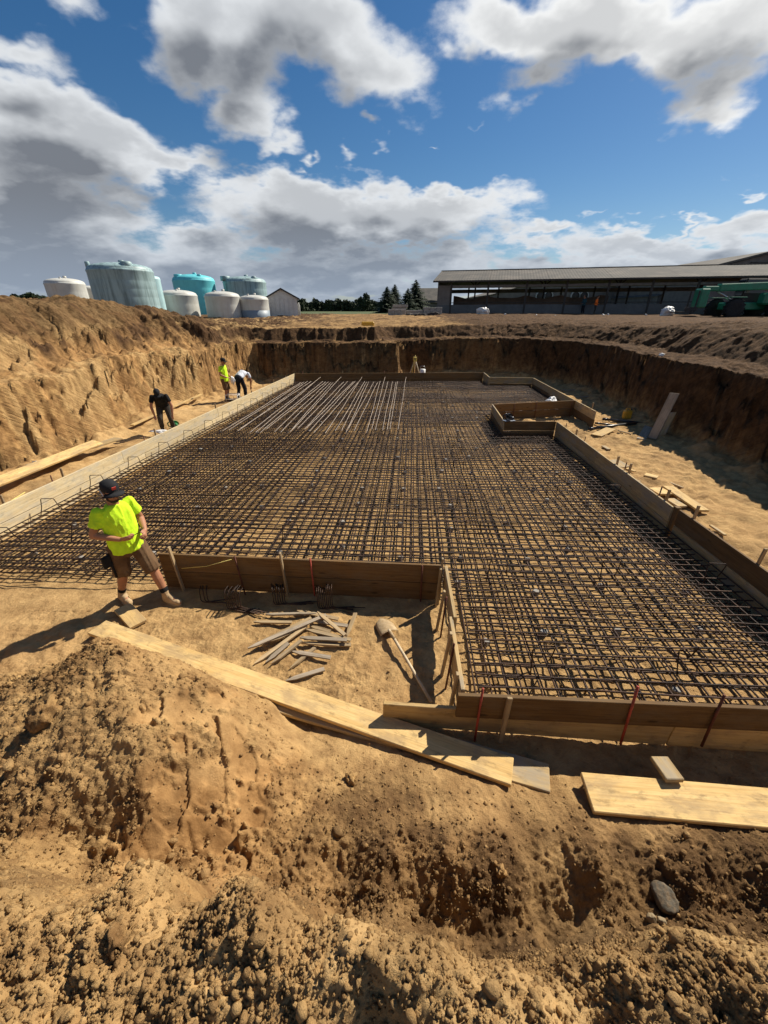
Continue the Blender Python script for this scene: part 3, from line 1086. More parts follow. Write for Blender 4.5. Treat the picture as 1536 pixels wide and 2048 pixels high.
# lower board of the near form runs further left than the upper one
dn_ = (CORNER - N_l).normalized()
nn_ = Vector((dn_.y, -dn_.x, 0))
p0 = PZ(766, 1404, .33)
p0 = Vector((p0.x, p0.y, .045))
p1 = CORNER + nn_ * .05
for (q0, q1) in ((p0, p0 + (Vector((p1.x, p1.y, .0)) - p0) * .53), (p0 + (Vector((p1.x, p1.y, .0)) - p0) * .532, Vector((p1.x, p1.y, .0)))):
    me = chamfer_box((q1 - q0).length, .038, BH, .004, 'board')
    link('board', me, 'plank_new', near, matrix=frame_along(q0, q1))
for (px, kind, top_py, bot_py, bpx) in ((966, 'red', 1377, 1458, 953), (1019, 'wood', 1393, 1458, 1005), (1276, 'red', 1373, 1465, 1248), (1449, 'steel', 1390, 1468, 1414)):
    f = (px - 766) / (1536 - 766)
    yb = p0.y + (PZ(1536, 1485, 0).y - p0.y) * f - .115          # just outside the lower board
    top = PY(px, top_py, yb + .03)
    base = PY(bpx, bot_py, yb)
    base = base + (base - top).normalized() * .15
    if kind == 'wood':
        me = chamfer_box((top - base).length, .045, .026, .003, 'stake')
        link('stake', me, 'stake_wood', near, matrix=frame_along(base, top, Vector((0, -1, 0))))
    else:
        link('stake', tube([base, (base + top) / 2, top], .011, 8), 'stake_red' if kind == 'red' else 'stake_steel', near)

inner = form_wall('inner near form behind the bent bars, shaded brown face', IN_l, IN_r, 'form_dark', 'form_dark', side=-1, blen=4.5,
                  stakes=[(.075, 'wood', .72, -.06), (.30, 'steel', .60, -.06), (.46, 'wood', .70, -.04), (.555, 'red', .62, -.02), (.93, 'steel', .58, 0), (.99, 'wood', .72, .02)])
# side form: a single raised board on stakes, light passes below it
side = thing('timber_form', 'short raised side board on stakes between shovel and rebar mat', 'formwork', tuple(Vector((SD_near.x, SD_near.y, 0))))
for k_, (f0, f1, zz, off) in enumerate(((0, .52, .27, 0), (.5, 1.0, .25, -.042))):
    q0 = SD_far.lerp(SD_near, f0)
    q1 = SD_far.lerp(SD_near, f1)
    a_, b_ = Vector((q0.x + off - .02, q0.y, zz)), Vector((q1.x + off - .02, q1.y, zz))
    me = chamfer_box((b_ - a_).length, .038, .30, .004, 'board')
    link('board', me, 'form_board', side, matrix=frame_along(a_, b_))
for f_, kind, ln in ((.06, 'wood', -.02), (.30, 'wood', -.05), (.36, 'steel', -.02), (.66, 'wood', -.05), (.74, 'steel', -.03), (.93, 'wood', -.03)):
    q = SD_far.lerp(SD_near, f_)
    b0, b1 = Vector((q.x - .10 + ln, q.y, -.1)), Vector((q.x - .085, q.y, .60))
    if kind == 'wood':
        link('stake', chamfer_box((b1 - b0).length, .045, .026, .003, 'stake'), 'stake_wood', side, matrix=frame_along(b0, b1, Vector((-1, 0, 0))))
    else:
        link('stake', tube([b0, (b0 + b1) / 2, b1], .011, 8), 'stake_steel', side)

# ------------------------------------------------------------------ reinforcement
OUT = [L_start + Vector((.0, -.05, 0)), L_far, F1, S1, S2, RB, NB_l, NF_l, NF_r, R1_end, R2_start, CORNER, N_l, SD_near, SD_far, IN_r, IN_l]
OUT = [(p.x, p.y) for p in OUT]


def inside(x, y):
    c = False
    for i in range(len(OUT)):
        ax, ay = OUT[i]
        bx, by = OUT[(i + 1) % len(OUT)]
        if (ay > y) != (by > y) and x < (bx - ax) * (y - ay) / (by - ay) + ax:
            c = not c
    return c


def clip_line(p, q, inset=.14, step=.05):
    """pieces of the segment p-q that lie inside the forms"""
    L = (q - p).length
    n = int(L / step)
    u = (q - p) / L
    on, out, s0 = False, [], 0
    for i in range(n + 1):
        w = p + u * (i * step)
        ins = inside(w.x, w.y)
        if ins and not on:
            on, s0 = True, i * step
        if (not ins or i == n) and on:
            on = False
            s1 = i * step
            if s1 - s0 > .5:
                out.append((p + u * (s0 + inset), p + u * (s1 - inset)))
    return out


def bar_mesh(seed):
    rs = random.Random(seed)
    pts = []
    ph1, ph2 = rs.uniform(0, 6), rs.uniform(0, 6)
    for i in range(15):
        t = i / 14
        pts.append((t, .006 * math.sin(t * 9 + ph1) + .003 * math.sin(t * 31 + ph2), .005 * math.sin(t * 13 + ph2) + .003 * math.sin(t * 37 + ph1)))
    me = tube(pts, .0098, 6, name='rebar')
    # a unit bar is stretched along X: keep its ends round
    me.materials.append(MAT['rebar'])
    return me


BARS = [bar_mesh(i) for i in range(6)]


def put_bar(name, a, b, parent, mesh=None, mat=None):
    me = mesh or random.choice(BARS)
    M = frame_along(a, b) @ Matrix.Diagonal(((b - a).length, 1, 1, 1))
    return link(name, me, mat, parent, matrix=M)


def mat_bars(z_long, z_trans, off_l, off_t, jitter):
    out_t, out_l = [], []
    # transverse bars follow the near form near the camera and the far form at the back
    y = 2.42 + off_t
    while y < 21.4:
        f = (y - 2.4) / 19.0
        slope = -.060 * (1 - f) + .005 * f
        j = random.uniform(-jitter, jitter)
        p, q = Vector((-7.5, y + j - slope * 7.5 * 1.0 - .0, z_trans)), Vector((8.5, y + j + slope * 8.5, z_trans))
        y0 = p.y
        for s in clip_line(p, q):
            out_t.append(s)
        y += .15
    # long bars fan slightly between the left and right forms
    dl = (L_far - L_near)
    for i in range(-52, 60):
        xn = .155 * i + off_l + random.uniform(-jitter, jitter)
        lean = .115 + (xn - (-6.2)) / 11.2 * (.03 - .115)
        p, q = Vector((xn + lean * (1.8 - 6), 1.8, z_long)), Vector((xn + lean * (22 - 6), 22, z_long))
        for s in clip_line(p, q):
            out_l.append(s)
    return out_l, out_t


top = thing('rebar_mat', 'upper mat of crossed rusty steel bars inside the timber forms', 'rebar mat', (0, 8, .12))
lo_l, lo_t = mat_bars(.192, .210, .0, .07, .014)
for a, b in lo_l + lo_t:
    put_bar('bar', a + Vector((0, 0, random.uniform(-.006, .006))), b + Vector((0, 0, random.uniform(-.006, .006))), top)
bot = thing('rebar_mat', 'lower mat of crossed steel bars just above the sandy floor', 'rebar mat', (0, 8, .06))
lo_l, lo_t = mat_bars(.075, .058, .06, .03, .02)
allb = sorted(lo_l + lo_t, key=lambda s: min(s[0].y, s[1].y))
for a, b in allb[:100]:
    put_bar('bar', a, b, bot)
V, Fc = [], []
for a, b in allb[100:]:
    me = tube([a, a.lerp(b, .35), a.lerp(b, .7), b], .0085, 5)
    n0 = len(V)
    V += [v.co.copy() for v in me.vertices]
    Fc += [[n0 + i for i in p.vertices] for p in me.polygons]
    bpy.data.meshes.remove(me)
link('far_bars', mesh_from(V, Fc, True), 'rebar', bot, kind='stuff')

# bent standees tied into the mat, and block supports beneath it
rs = random.Random(3)
hair = tube([(-.14, -.10, -.13), (-.12, -.04, .0), (-.115, 0, .13), (-.10, 0, .15), (.10, 0, .15), (.115, 0, .13), (.12, .03, 0), (.14, .09, -.13)], .0075, 6, name='standee')
hair.materials.append(MAT['rebar'])
spots = []
for gy in np.arange(3.0, 20.5, 1.35):
    for gx in np.arange(-6.2, 6.5, 1.55):
        x, y = gx + rs.uniform(-.25, .25) + .12 * (gy - 6) * .5, gy + rs.uniform(-.25, .25)
        if all(inside(x + a, y + b) for a, b in ((-.3, 0), (.3, 0), (0, .3), (0, -.3))):
            spots.append((x, y))
for x, y in spots:
    link('standee', hair, None, top, matrix=Matrix.Translation((x, y, .30)) @ Matrix.Rotation(rs.uniform(-.25, .25), 4, 'Z'))
dl = (L_far - L_start)
for i in range(14):
    t = .04 + .068 * i
    p = L_start.lerp(L_far, t)
    link('edge_hook', hair, None, top, matrix=Matrix.Translation((p.x + .26, p.y, .30)) @ Matrix.Rotation(.08, 4, 'Z'))
blk = chamfer_box(.08, .08, .07, .008, 'support_block')
blk.materials.append(MAT['concrete'])
for gy in np.arange(2.7, 20.5, .9):
    for gx in np.arange(-6.4, 6.4, .95):
        x, y = gx + rs.uniform(-.2, .2) + .05 * (gy - 6), gy + rs.uniform(-.2, .2)
        if all(inside(x + a, y + b) for a, b in ((-.2, 0), (.2, 0), (0, .2), (0, -.2))):
            link('support_block', blk, None, bot, matrix=Matrix.Translation((x, y, ground_z(x, y) - .01)) @ Matrix.Rotation(rs.uniform(0, 3), 4, 'Z'))

# loose bright bars laid out on the far left of the mat, not tied yet
PALE = []
for i in range(5):
    m2 = BARS[i].copy()
    m2.materials.clear()
    m2.materials.append(MAT['rebar_pale'])
    PALE.append(m2)
bots = [448, 458, 474, 482, 500, 512, 522, 535, 548, 560, 579, 584, 595, 608, 612, 619, 627, 652, 672, 684, 693, 698, 708, 732, 744, 749, 766, 775, 779, 796]
tops = [602, 607, 615, 622, 629, 641, 646, 651, 657, 662, 666, 682, 687, 695, 706, 710, 716, 724, 729, 733, 737, 748, 755, 760, 770, 776, 785, 792, 795, 812]
longb = {5, 11, 17, 24, 29}
for i, (b0, t0) in enumerate(zip(bots, tops)):
    a = PZ(b0 + rs.uniform(-2, 2), 862 + rs.uniform(-6, 5), .432)
    b = PZ(t0, 754 if i in longb else 763 + rs.uniform(-1, 2), .432)
    me = rs.choice(PALE)
    o = link('loose_bar', me, None, None, None, 'pale straight reinforcing bar lying loose on top of the rusty mat', 'steel bar', 'loose pale bars laid on the far part of the mat',
             matrix=frame_along(a, b) @ Matrix.Diagonal(((b - a).length, 1.05, 1.05, 1)))


# ------------------------------------------------------------------ loose timber
def lay(name, pa, pb, z, width, thick, mat, label, cat='plank', group=None, za=None, zb=None, **kw):
    """a board lying on the ground between two photo points"""
    a, b = PZ(pa[0], pa[1], z if za is None else za), PZ(pb[0], pb[1], z if zb is None else zb)
    return plank(name, a, b, width, thick, mat, None, label=label, cat=cat, group=group, **kw)


lay('plank', (196, 1258), (1024, 1548), 0, .235, .042, 'plank_new', 'long yellow plank lying on a paler one, one end behind the soil mound', za=.055, zb=.135, bow=-.01)
lay('plank', (420, 1366), (1098, 1561), 0, .235, .040, 'form_board', 'long grey-stained plank lying underneath the yellow plank', za=.02, zb=.085)
lay('plank', (1172, 1588), (1640, 1630), 0, .285, .042, 'plank_new', 'wide pale plank in front of the near form with a short block on its edge', za=.185, zb=.215)
lay('wood_block', (1316, 1519), (1349, 1566), 0, .14, .040, 'form_board', 'short offcut resting across the edge of the wide pale plank', 'wood block', za=.235, zb=.262)
lay('wood_block', (246, 1217), (278, 1252), .02, .20, .040, 'plank_new', 'short pale board offcut lying in front of the worker\'s boots', 'wood block')
lay('plank', (-60, 988), (196, 886), .20, .30, .05, 'plank_new', 'long thick plank along the foot of the sunlit bank', up=Vector((.30, -.1, 1)))
lay('plank', (60, 934), (238, 878), .14, .30, .04, 'form_board', 'second plank behind the long thick one at the bank foot')
lay('plank', (264, 852), (402, 790), 0, .13, .045, 'plank_new', 'narrow plank on the soil behind the worker in black', za=.10, zb=.25)

R = 'pale offcuts scattered right of the form'
lay('wood_block', (1226, 921), (1250, 936), .03, .30, .03, 'form_board', 'pale square panel leaning behind the form nearest the recess', 'wood block', za=.10, zb=.03)
lay('wood_block', (1289, 951), (1315, 957), .05, .20, .04, 'plank_new', 'small pale offcut lying alone on the trampled strip', 'wood block')
lay('stick', (1325, 961), (1366, 977), .02, .05, .03, 'stake_wood', 'thin stick lying beside the long pale board by the jog', 'stick')
lay('wood_block', (1309, 978), (1331, 991), .06, .30, .04, 'plank_new', 'broad offcut tucked behind the form near the jog', 'wood block')
lay('plank', (1334, 975), (1406, 1024), .06, .22, .042, 'plank_new', 'long pale board on the trampled strip behind the jog')
lay('wood_block', (1338, 1000), (1364, 1016), .02, .20, .042, 'form_board', 'grey offcut under the end of the long pale board', 'wood block')
lay('wood_block', (1192, 872), (1222, 858), .05, .32, .03, 'plank_new', 'pale board offcut beside the black pipes', 'wood block')
lay('stick', (1124, 781), (1168, 781), .03, .06, .04, 'weathered', 'grey stick lying in the shade near the far corner form', 'stick')
lay('stick', (1150, 795), (1206, 794), .03, .06, .04, 'weathered', 'longer grey stick lying in the shade near the recess mouth', 'stick')
lay('plank', (1282, 880), (1298, 853), .03, .24, .04, 'weathered', 'dark grey plank lying flat at the foot of the leaning planks')


def lean(pa, pb, Y1, width, thick, mat, label):
    a = PZ(pa[0], pa[1], .03)
    b = PY(pb[0], pb[1], a.y + Y1)
    plank('plank', a, b, width, thick, mat, None, Vector((-.75, -.35, .4)).normalized(), label=label, cat='plank', group=None)


lean((1305, 878), (1350, 787), .35, .26, .045, 'weathered', 'tall weathered plank leaning on the shaded bank')
lean((1322, 872), (1345, 826), .45, .24, .04, 'form_board', 'shorter plank leaning behind the tall weathered one')

# wooden stakes thrown in a heap
Z5 = lambda u, v: (380 + u / 2.844, 1080 + v / 2.844)
heap = [((330, 620), (775, 430), .05, .085), ((372, 602), (690, 447), .03, .06), ((365, 710), (660, 495), .02, .04), ((430, 700), (560, 590), .01, .03), ((465, 708), (635, 575), .02, .07),
        ((460, 580), (590, 520), .04, .04), ((430, 428), (720, 420), .01, .03), ((610, 405), (845, 452), .02, .04), ((725, 412), (882, 545), .10, .07), ((700, 462), (897, 492), .03, .04),
        ((893, 550), (942, 420), .05, .05), ((660, 512), (915, 572), .05, .05), ((625, 558), (893, 572), .07, .07), ((630, 588), (850, 602), .03, .03), ((740, 600), (915, 598), .015, .02),
        ((580, 637), (800, 672), .02, .03), ((572, 735), (712, 617), .0, .01), ((362, 470), (580, 472), .0, .01), ((545, 805), (765, 737), .0, .01), ((680, 492), (800, 525), .02, .05)]
for i, (u, v, za, zb) in enumerate(heap):
    a, b = PZ(*Z5(*u), za + .02), PZ(*Z5(*v), zb + .02)
    L = (b - a).length
    w, t = .046, .020
    k_ = .10
    Vv = [(0, -.004, 0), (0, .004, 0), (0, .004, t), (0, -.004, t), (k_, -w / 2, 0), (k_, w / 2, 0), (k_, w / 2, t), (k_, -w / 2, t), (L, -w / 2, 0), (L, w / 2, 0), (L, w / 2, t), (L, -w / 2, t)]
    Ff = [(3, 2, 1, 0), (8, 9, 10, 11)]
    for s0 in (0, 4):
        for j in range(4):
            k2 = (j + 1) % 4
            Ff.append((s0 + j, s0 + k2, s0 + 4 + k2, s0 + 4 + j))
    alone = {17: 'thin stake lying flat apart from the heap, toward the bent bars', 18: 'single stake lying in the sand between the heap and the long plank',
             10: 'stake lying at the end of the heap nearest the shovel', 8: 'stake lying slanted across the top of the heap', 0: 'longest stake of the heap pointing at the long plank'}
    link('wooden_stake', mesh_from(Vv, Ff), 'stake_wood' if i % 3 else 'weathered', None, None,
         alone.get(i, 'pointed grey wooden stake in the loose heap beside the shovel'), 'stake', None if i in alone else 'wooden stakes thrown in a heap',
         matrix=frame_along(a, b, Vector((random.uniform(-.25, .25), random.uniform(-.25, .25), 1))))

# bent bars waiting in front of the inner form
def bent_bundle(px, py, n, label, spread, hgt, turn):
    base = PZ(px, py, .0)
    root = thing('bent_bar_bundle', label, 'steel bars', tuple(base), 'bundles of bent bars on the sand')
    for i in range(n):
        o = spread * (i - (n - 1) / 2)
        sw = random.uniform(-.06, .06) + turn
        c, s = math.cos(sw), math.sin(sw)
        h = hgt + random.uniform(-.03, .03)
        prof = [(-.05, .16, h - .09), (-.04, .14, h - .02), (-.02, .10, h), (-.005, .02, h + .004), (0, 0, h - .02), (.0, -.01, .05), (.012, -.015, .018), (.05, -.02, .012), (.30 + random.uniform(0, .14), -.03 + random.uniform(-.09, .07), .014)]
        pts = [Vector((base.x + o + (x * c - y * s), base.y + (x * s + y * c) + random.uniform(-.008, .008), z + .004 * i)) for x, y, z in prof]
        link('bent_bar', tube(pts, .0065, 6), 'rebar', root)
    return root


bent_bundle(411, 1204, 3, 'smallest bundle of bent bars, nearest the striding worker', .045, .19, .1)
bent_bundle(470, 1217, 8, 'fanned bundle of bent bars at the edge of the form\'s shadow', .026, .25, -.25)
bent_bundle(560, 1209, 6, 'bundle of bent bars under the wooden stake of the inner form', .030, .23, .1)
bent_bundle(651, 1217, 9, 'tallest bundle of bent bars, below the red stake', .024, .27, -.1)

# shovel
MAT['shovel_steel'] = plain('shovel_steel', (.42, .31, .18), .75, .1, .3, 9, .4, dirt=(.30, .20, .10), dirt_amt=.8)
MAT['handle'] = plain('handle', (.52, .42, .28), .6, 0, .2, 14, .1, dirt=(.34, .25, .15))
sa, sb = PZ(778, 1260, .10), PZ(862, 1404, .03)
sh = thing('shovel', 'long-handled shovel lying face down, blade caked with sand', 'shovel', (sa.x, sa.y, 0))
link('handle', tube([sa, sa.lerp(sb, .5) + Vector((0, 0, .012)), sb], [.018, .017, .016], 10), 'handle', sh)
V, Ff = [], []
fw = (sa - sb).normalized()
rt = fw.cross(Vector((0, 0, 1))).normalized()
up = rt.cross(fw)
nU, nV = 9, 9
for i in range(nU):
    u = i / (nU - 1)
    half = .118 * (1 - .10 * u) if u < .6 else .106 * math.sqrt(max(0.02, 1 - ((u - .6) / .4) ** 2))
    for j in range(nV):
        v = j / (nV - 1) * 2 - 1
        V.append(sa + fw * (u * .28 - .02) + rt * (v * half) + up * (.045 * (1 - v * v) - .05 - .05 * u * u + .012))
for i in range(nU - 1):
    for j in range(nV - 1):
        q = i * nV + j
        Ff.append((q, q + 1, q + nV + 1, q + nV))
me = mesh_from(V, Ff, True)
bl = link('blade', me, 'shovel_steel', sh)
md = bl.modifiers.new('thick', 'SOLIDIFY')
md.thickness = .004
link('socket', tube([sa - fw * .16 + up * .004, sa - fw * .05, sa + fw * .04 - up * .01], [.020, .022, .014], 10), 'shovel_steel', sh)


# ------------------------------------------------------------------ stones and big clods
def lump_mesh(seed, rx, ry, rz, rough=.22, sub=3, cuts=5):
    import bmesh
    bm = bmesh.new()
    bmesh.ops.create_icosphere(bm, subdivisions=sub, radius=1)
    rs = np.random.default_rng(seed)
    P = np.array([v.co[:] for v in bm.verts])
    for c in range(cuts):                      # flat facets
        n = rs.normal(size=3)
        n /= np.linalg.norm(n)
        h = rs.uniform(.55, .85)
        d_ = P @ n - h
        P = P - np.outer(np.maximum(d_, 0), n) * .85
    f = 1 + rough * (fbm(P[:, 0] * 2 + seed, P[:, 1] * 2 + P[:, 2] * 1.7, 4, .6, seed))
    P = P * f[:, None] * np.array((rx, ry, rz))
    for v, p in zip(bm.verts, P):
        v.co = p
        v.co = p
    for fc in bm.faces:
        fc.smooth = True
    me = bpy.data.meshes.new('lump')
    bm.to_mesh(me)
    bm.free()
    return me


MAT['stone'] = plain('stone', (.10, .085, .062), .8, 0, .35, 14, .6, 60, dirt=(.22, .14, .07), dirt_amt=.7)
MAT['stone_pale'] = plain('stone_pale', (.26, .20, .12), .85, 0, .25, 14, .4, 60, dirt=(.20, .13, .06), dirt_amt=.6)


def on_bank(px, py):
    """march the pixel's ray down to the bank surface"""
    d_ = px_dir(px, py)
    t = .6
    while t < 12:
        p = Vector((0, 0, CAM_Z)) + d_ * t
        if p.z < ground_z(p.x, p.y):
            return p
        t += .01
    return Vector((0, 0, CAM_Z)) + d_ * 3


for px, py, r, seed, mt, lab in ((1327, 1800, .085, 3, 'stone', 'large dark stone in the hollow behind the soil ridge'),
                                 (1302, 1838, .034, 4, 'stone_pale', 'small pale stone below the large dark one, touching the ridge'),
                                 (1322, 1844, .030, 5, 'stone_pale', 'roundest small pebble wedged under the large dark stone'),
                                 (103, 1432, .105, 6, 'soil', 'big grey-brown soil clod on the mound, the largest there'),
                                 (240, 1885, .05, 8, 'soil', 'rounded soil clod on the ridge between two smaller clods'),
                                 (172, 1950, .045, 9, 'soil', 'soil clod with a steep shaded side on the near ridge'),
                                 (700, 1560, .06, 12, 'soil', 'tan clod on the slope just below the long planks'),
                                 (1000, 1745, .04, 13, 'soil', 'reddish clod halfway down the rough slope')):
    p = on_bank(px, py)
    me = lump_mesh(seed, r, r * .85, r * .8, .22 if mt != 'soil' else .75, 4, 7)
    o = link('stone' if mt != 'soil' else 'soil_clod', me, mt, None, (p.x, p.y, p.z + r * .25), lab, 'stone' if mt != 'soil' else 'clod')
    o.rotation_euler = (seed, seed * 2.1, seed * .7)

# ------------------------------------------------------------------ tools and odds and ends round the slab
MAT['black_plastic'] = plain('black_plastic', (.018, .018, .02), .35, 0, .2, 5, .1, dirt=(.10, .08, .06), dirt_amt=.3, spec=.5)
MAT['yellow_plastic'] = plain('yellow_plastic', (.62, .34, .03), .45, 0, .15, 5, .1, dirt=(.30, .18, .06))
MAT['green_plastic'] = plain('green_plastic', (.02, .22, .07), .4, 0, .15, 5, 0, dirt=(.2, .15, .08), dirt_amt=.3)
MAT['white_sheet'] = plain('white_sheet', (.72, .72, .72), .45, 0, .12, 5, .3, 20, dirt=(.45, .40, .33), dirt_amt=.4)
MAT['steel'] = plain('steel', (.42, .42, .43), .35, .9, .12, 8)

for (a, b, r, lab) in (((1178, 858), (1272, 846), .045, 'glossy black pipe lying across the sunlit strip'), ((1205, 838), (1284, 846), .04, 'dull black pipe lying in the shade behind the glossy one'),
                       ((1190, 846), (1225, 850), .03, 'short black pipe crossing under the glossy one')):
    p, q = PZ(a[0], a[1], r + .02), PZ(b[0], b[1], r + .03)
    u = (q - p).normalized()
    outer = tube([p, q], r, 14)
    o = thing('pipe', lab, 'pipe', tuple(p))
    link('pipe_wall', outer, 'black_plastic', o)
    link('pipe_mouth', tube([p - u * .004, p + u * .03], r * .82, 12), 'black_plastic', o)
    link('coupling', tube([p + u * .02, p + u * .16], r * 1.15, 14), 'black_plastic', o)

# yellow fuel can
p = PZ(1252, 838, .0)
can = thing('fuel_can', 'yellow plastic fuel can standing below the shaded bank', 'fuel can', tuple(p))
import bmesh as _bm
link('can_body', chamfer_box(.28, .20, .32, .04, 'can_body'), 'yellow_plastic', can, matrix=Matrix.Translation(p + Vector((-.14, 0, 0))))
link('can_handle', tube([p + Vector((-.08, 0, .31)), p + Vector((-.07, 0, .38)), p + Vector((.05, 0, .38)), p + Vector((.07, 0, .31))], .018, 8), 'yellow_plastic', can)
link('cap', tube([p + Vector((.10, 0, .31)), p + Vector((.11, 0, .37))], .028, 10), 'black_plastic', can)


def circular_saw(p, rot, label, body, z):
    root = thing('circular_saw', label, 'power saw', tuple(p))
    M = Matrix.Translation(p) @ Matrix.Rotation(rot, 4, 'Z')
    link('base_plate', chamfer_box(.34, .20, .012, .004, 'base_plate'), 'steel', root, matrix=M @ Matrix.Translation((-.17, 0, 0)))
    link('motor', tube([M @ Vector((.0, -.02, .10)), M @ Vector((0, -.16, .10)), M @ Vector((0, -.19, .10))], [.058, .055, .035], 14), body, root)
    disc = [M @ Vector((.115 * math.cos(t), .045, .10 + .115 * math.sin(t))) for t in np.linspace(0, math.pi, 13)]
    V = disc + [q + (M.to_3x3() @ Vector((0, -.055, 0))) for q in disc]
    n = len(disc)
    Ff = [list(range(n))[::-1], list(range(n, 2 * n))] + [(i, i + 1, n + i + 1, n + i) for i in range(n - 1)] + [(n - 1, 0, n, 2 * n - 1)]
    link('blade_guard', mesh_from(V, Ff), body, root)
    bl_ = [M @ Vector((.10 * math.cos(t), .02, .085 + .10 * math.sin(t))) for t in np.linspace(0, 2 * math.pi, 25)[:-1]]
    V = bl_ + [q + (M.to_3x3() @ Vector((0, -.003, 0))) for q in bl_]
    n = len(bl_)
    link('saw_blade', mesh_from(V, [list(range(n))[::-1], list(range(n, 2 * n))] + [(i, (i + 1) % n, n + (i + 1) % n, n + i) for i in range(n)]), 'steel', root)
    link('handle', tube([M @ Vector((-.06, -.04, .15)), M @ Vector((-.15, -.04, .22)), M @ Vector((-.24, -.04, .17)), M @ Vector((-.22, -.04, .07)), M @ Vector((-.12, -.04, .05))], .02, 8), body, root)
    return root


circular_saw(Vector((NF_l.x + .12, NF_l.y + .02, TOP + .006)), .3, 'black circular saw resting on the corner of the recess form', 'black_plastic', TOP)
gs = PZ(352, 852, .0)
circular_saw(Vector((gs.x, gs.y, ground_z(gs.x, gs.y) + .01)), .6, 'green circular saw on the ground at the feet of the worker in black', 'green_plastic', 0)


def crumpled(name, p, rx, ry, rz, mat, label, cat, seed):
    me = lump_mesh(seed, rx, ry, rz, .75, 4, 14)
    return link(name, me, mat, None, (p.x, p.y, p.z), label, cat)


p = PZ(1101, 800, .45)
crumpled('plastic_bag', p, .20, .16, .11, 'white_sheet', 'crumpled pale bag lying on the mat beside the recess', 'bag', 21)
p = PZ(322, 866, .03)
crumpled('plastic_sheet', p + Vector((0, 0, .05)), .30, .16, .05, 'white_sheet', 'crumpled clear sheet behind the long pale form beside the green saw', 'plastic', 22)
p = PZ(70, 926, .12)
crumpled('litter', p, .07, .05, .05, 'white_sheet', 'scrap of white litter at the bank foot behind the long thick plank', 'litter', 23)
p = PY(1307, 765, 15.2)
crumpled('litter', Vector((p.x, p.y, ground_z(p.x, p.y) + .03)), .09, .07, .08, 'white_sheet', 'scrap of white litter stuck on the shaded bank', 'litter', 24)

# white wire-framed chair of spacers near the yellow shirted worker: a low white frame
p = PZ(466, 803, 0.0)
p.z = ground_z(p.x, p.y)
fr = thing('sawhorse', 'low white tubular sawhorse on the soil beside the yellow-shirted worker', 'sawhorse', tuple(p))
for a, b in (((-.25, -.1, 0), (-.25, -.1, .30)), ((.25, -.1, 0), (.25, -.1, .30)), ((-.25, .2, 0), (-.25, .2, .30)), ((.25, .2, 0), (.25, .2, .30)),):
    link('leg', tube([p + Vector(a), p + Vector(b)], .016, 8), 'white_sheet', fr)
for a, b in (((-.27, -.1, .30), (.27, -.1, .30)), ((-.27, .2, .30), (.27, .2, .30)), ((-.25, -.1, .12), (.25, -.1, .12)), ((.25, -.12, .27), (.25, .22, .27)), ((-.25, -.12, .27), (-.25, .22, .27))):
    link('rail', tube([p + Vector(a), p + Vector(b)], .016, 8), 'white_sheet', fr)

# surveyor's tripod beyond the far form
MAT['tripod_yellow'] = plain('tripod_yellow', (.60, .46, .10), .5, 0, .15, 8, dirt=(.3, .25, .15))
tb = PY(829, 747, 23.3)
tb = Vector((tb.x, tb.y, ground_z(tb.x, tb.y)))
head = PY(830, 722, 23.3)
tri = thing('survey_tripod', 'pale surveyor\'s tripod with a yellow instrument behind the far form', 'tripod', tuple(tb))
for an in (-.6, 1.5, 3.6):
    ft = Vector((tb.x + .48 * math.cos(an), tb.y + .48 * math.sin(an), tb.z))
    link('leg', tube([ft, ft.lerp(head, .5), head + Vector((.05 * math.cos(an), .05 * math.sin(an), 0))], [.018, .026, .026], 8), 'handle', tri)
link('head_plate', tube([head - Vector((0, 0, .02)), head + Vector((0, 0, .03))], .09, 12), 'tripod_yellow', tri)
link('instrument', chamfer_box(.20, .14, .18, .02, 'instrument'), 'tripod_yellow', tri, matrix=Matrix.Translation(head + Vector((-.10, 0, .03))))
link('lens', tube([head + Vector((0, -.06, .12)), head + Vector((0, -.13, .12))], .035, 10), 'black_plastic', tri)
ap = PY(830, 714, 23.2)
link('staff', tube([PZ(822, 744, .1) * 0 + Vector((tb.x - .22, tb.y - .1, tb.z)), ap + Vector((.02, 0, .1))], .018, 6), 'tripod_yellow', tri)
p = PY(845, 745, 23.0)
bk = thing('bucket', 'small white bucket standing behind the far form beside the tripod', 'bucket', (p.x, p.y, ground_z(p.x, p.y)))
gz = ground_z(p.x, p.y)
link('bucket_shell', tube([(p.x, p.y, gz), (p.x, p.y, gz + .62)], [.13, .16], 14), 'white_sheet', bk)
link('bail', tube([(p.x - .15, p.y, gz + .58), (p.x - .10, p.y, gz + .78), (p.x + .10, p.y, gz + .78), (p.x + .15, p.y, gz + .58)], .008, 6), 'steel', bk)
# yellow block on the far edge
p = PY(735, 650, 26.2)
yb_ = chamfer_box(.75, .4, .32, .05, 'yellow_crate')
link('yellow_crate', yb_, 'yellow_plastic', None, (p.x - .35, p.y, ground_z(p.x, p.y) - .06), 'yellow crate half sunk in the soil at the far edge of the pit', 'crate')

# mason's string
MAT['string'] = plain('string', (.62, .50, .16), .8)
a_, b_ = L_start.lerp(L_far, .03) + Vector((-.02, 0, -.02)), L_start.lerp(L_far, .105) + Vector((-.03, 0, .03))
link('string_line', tube([a_ + Vector((0, 0, -.25)), a_.lerp(b_, .5) + Vector((.01, 0, -.06)), b_], .007, 6), 'string', None, None, 'yellow string tied to a stake on the long pale form', 'string')
a_, b_ = IN_l.lerp(IN_r, .08) + Vector((0, -.075, -.20)), IN_l.lerp(IN_r, .27) + Vector((0, -.075, -.02))
link('string_line', tube([a_, a_.lerp(b_, .5) + Vector((0, -.01, -.03)), b_], .005, 6), 'string', None, None, 'slack string hanging on the face of the inner near form', 'string')

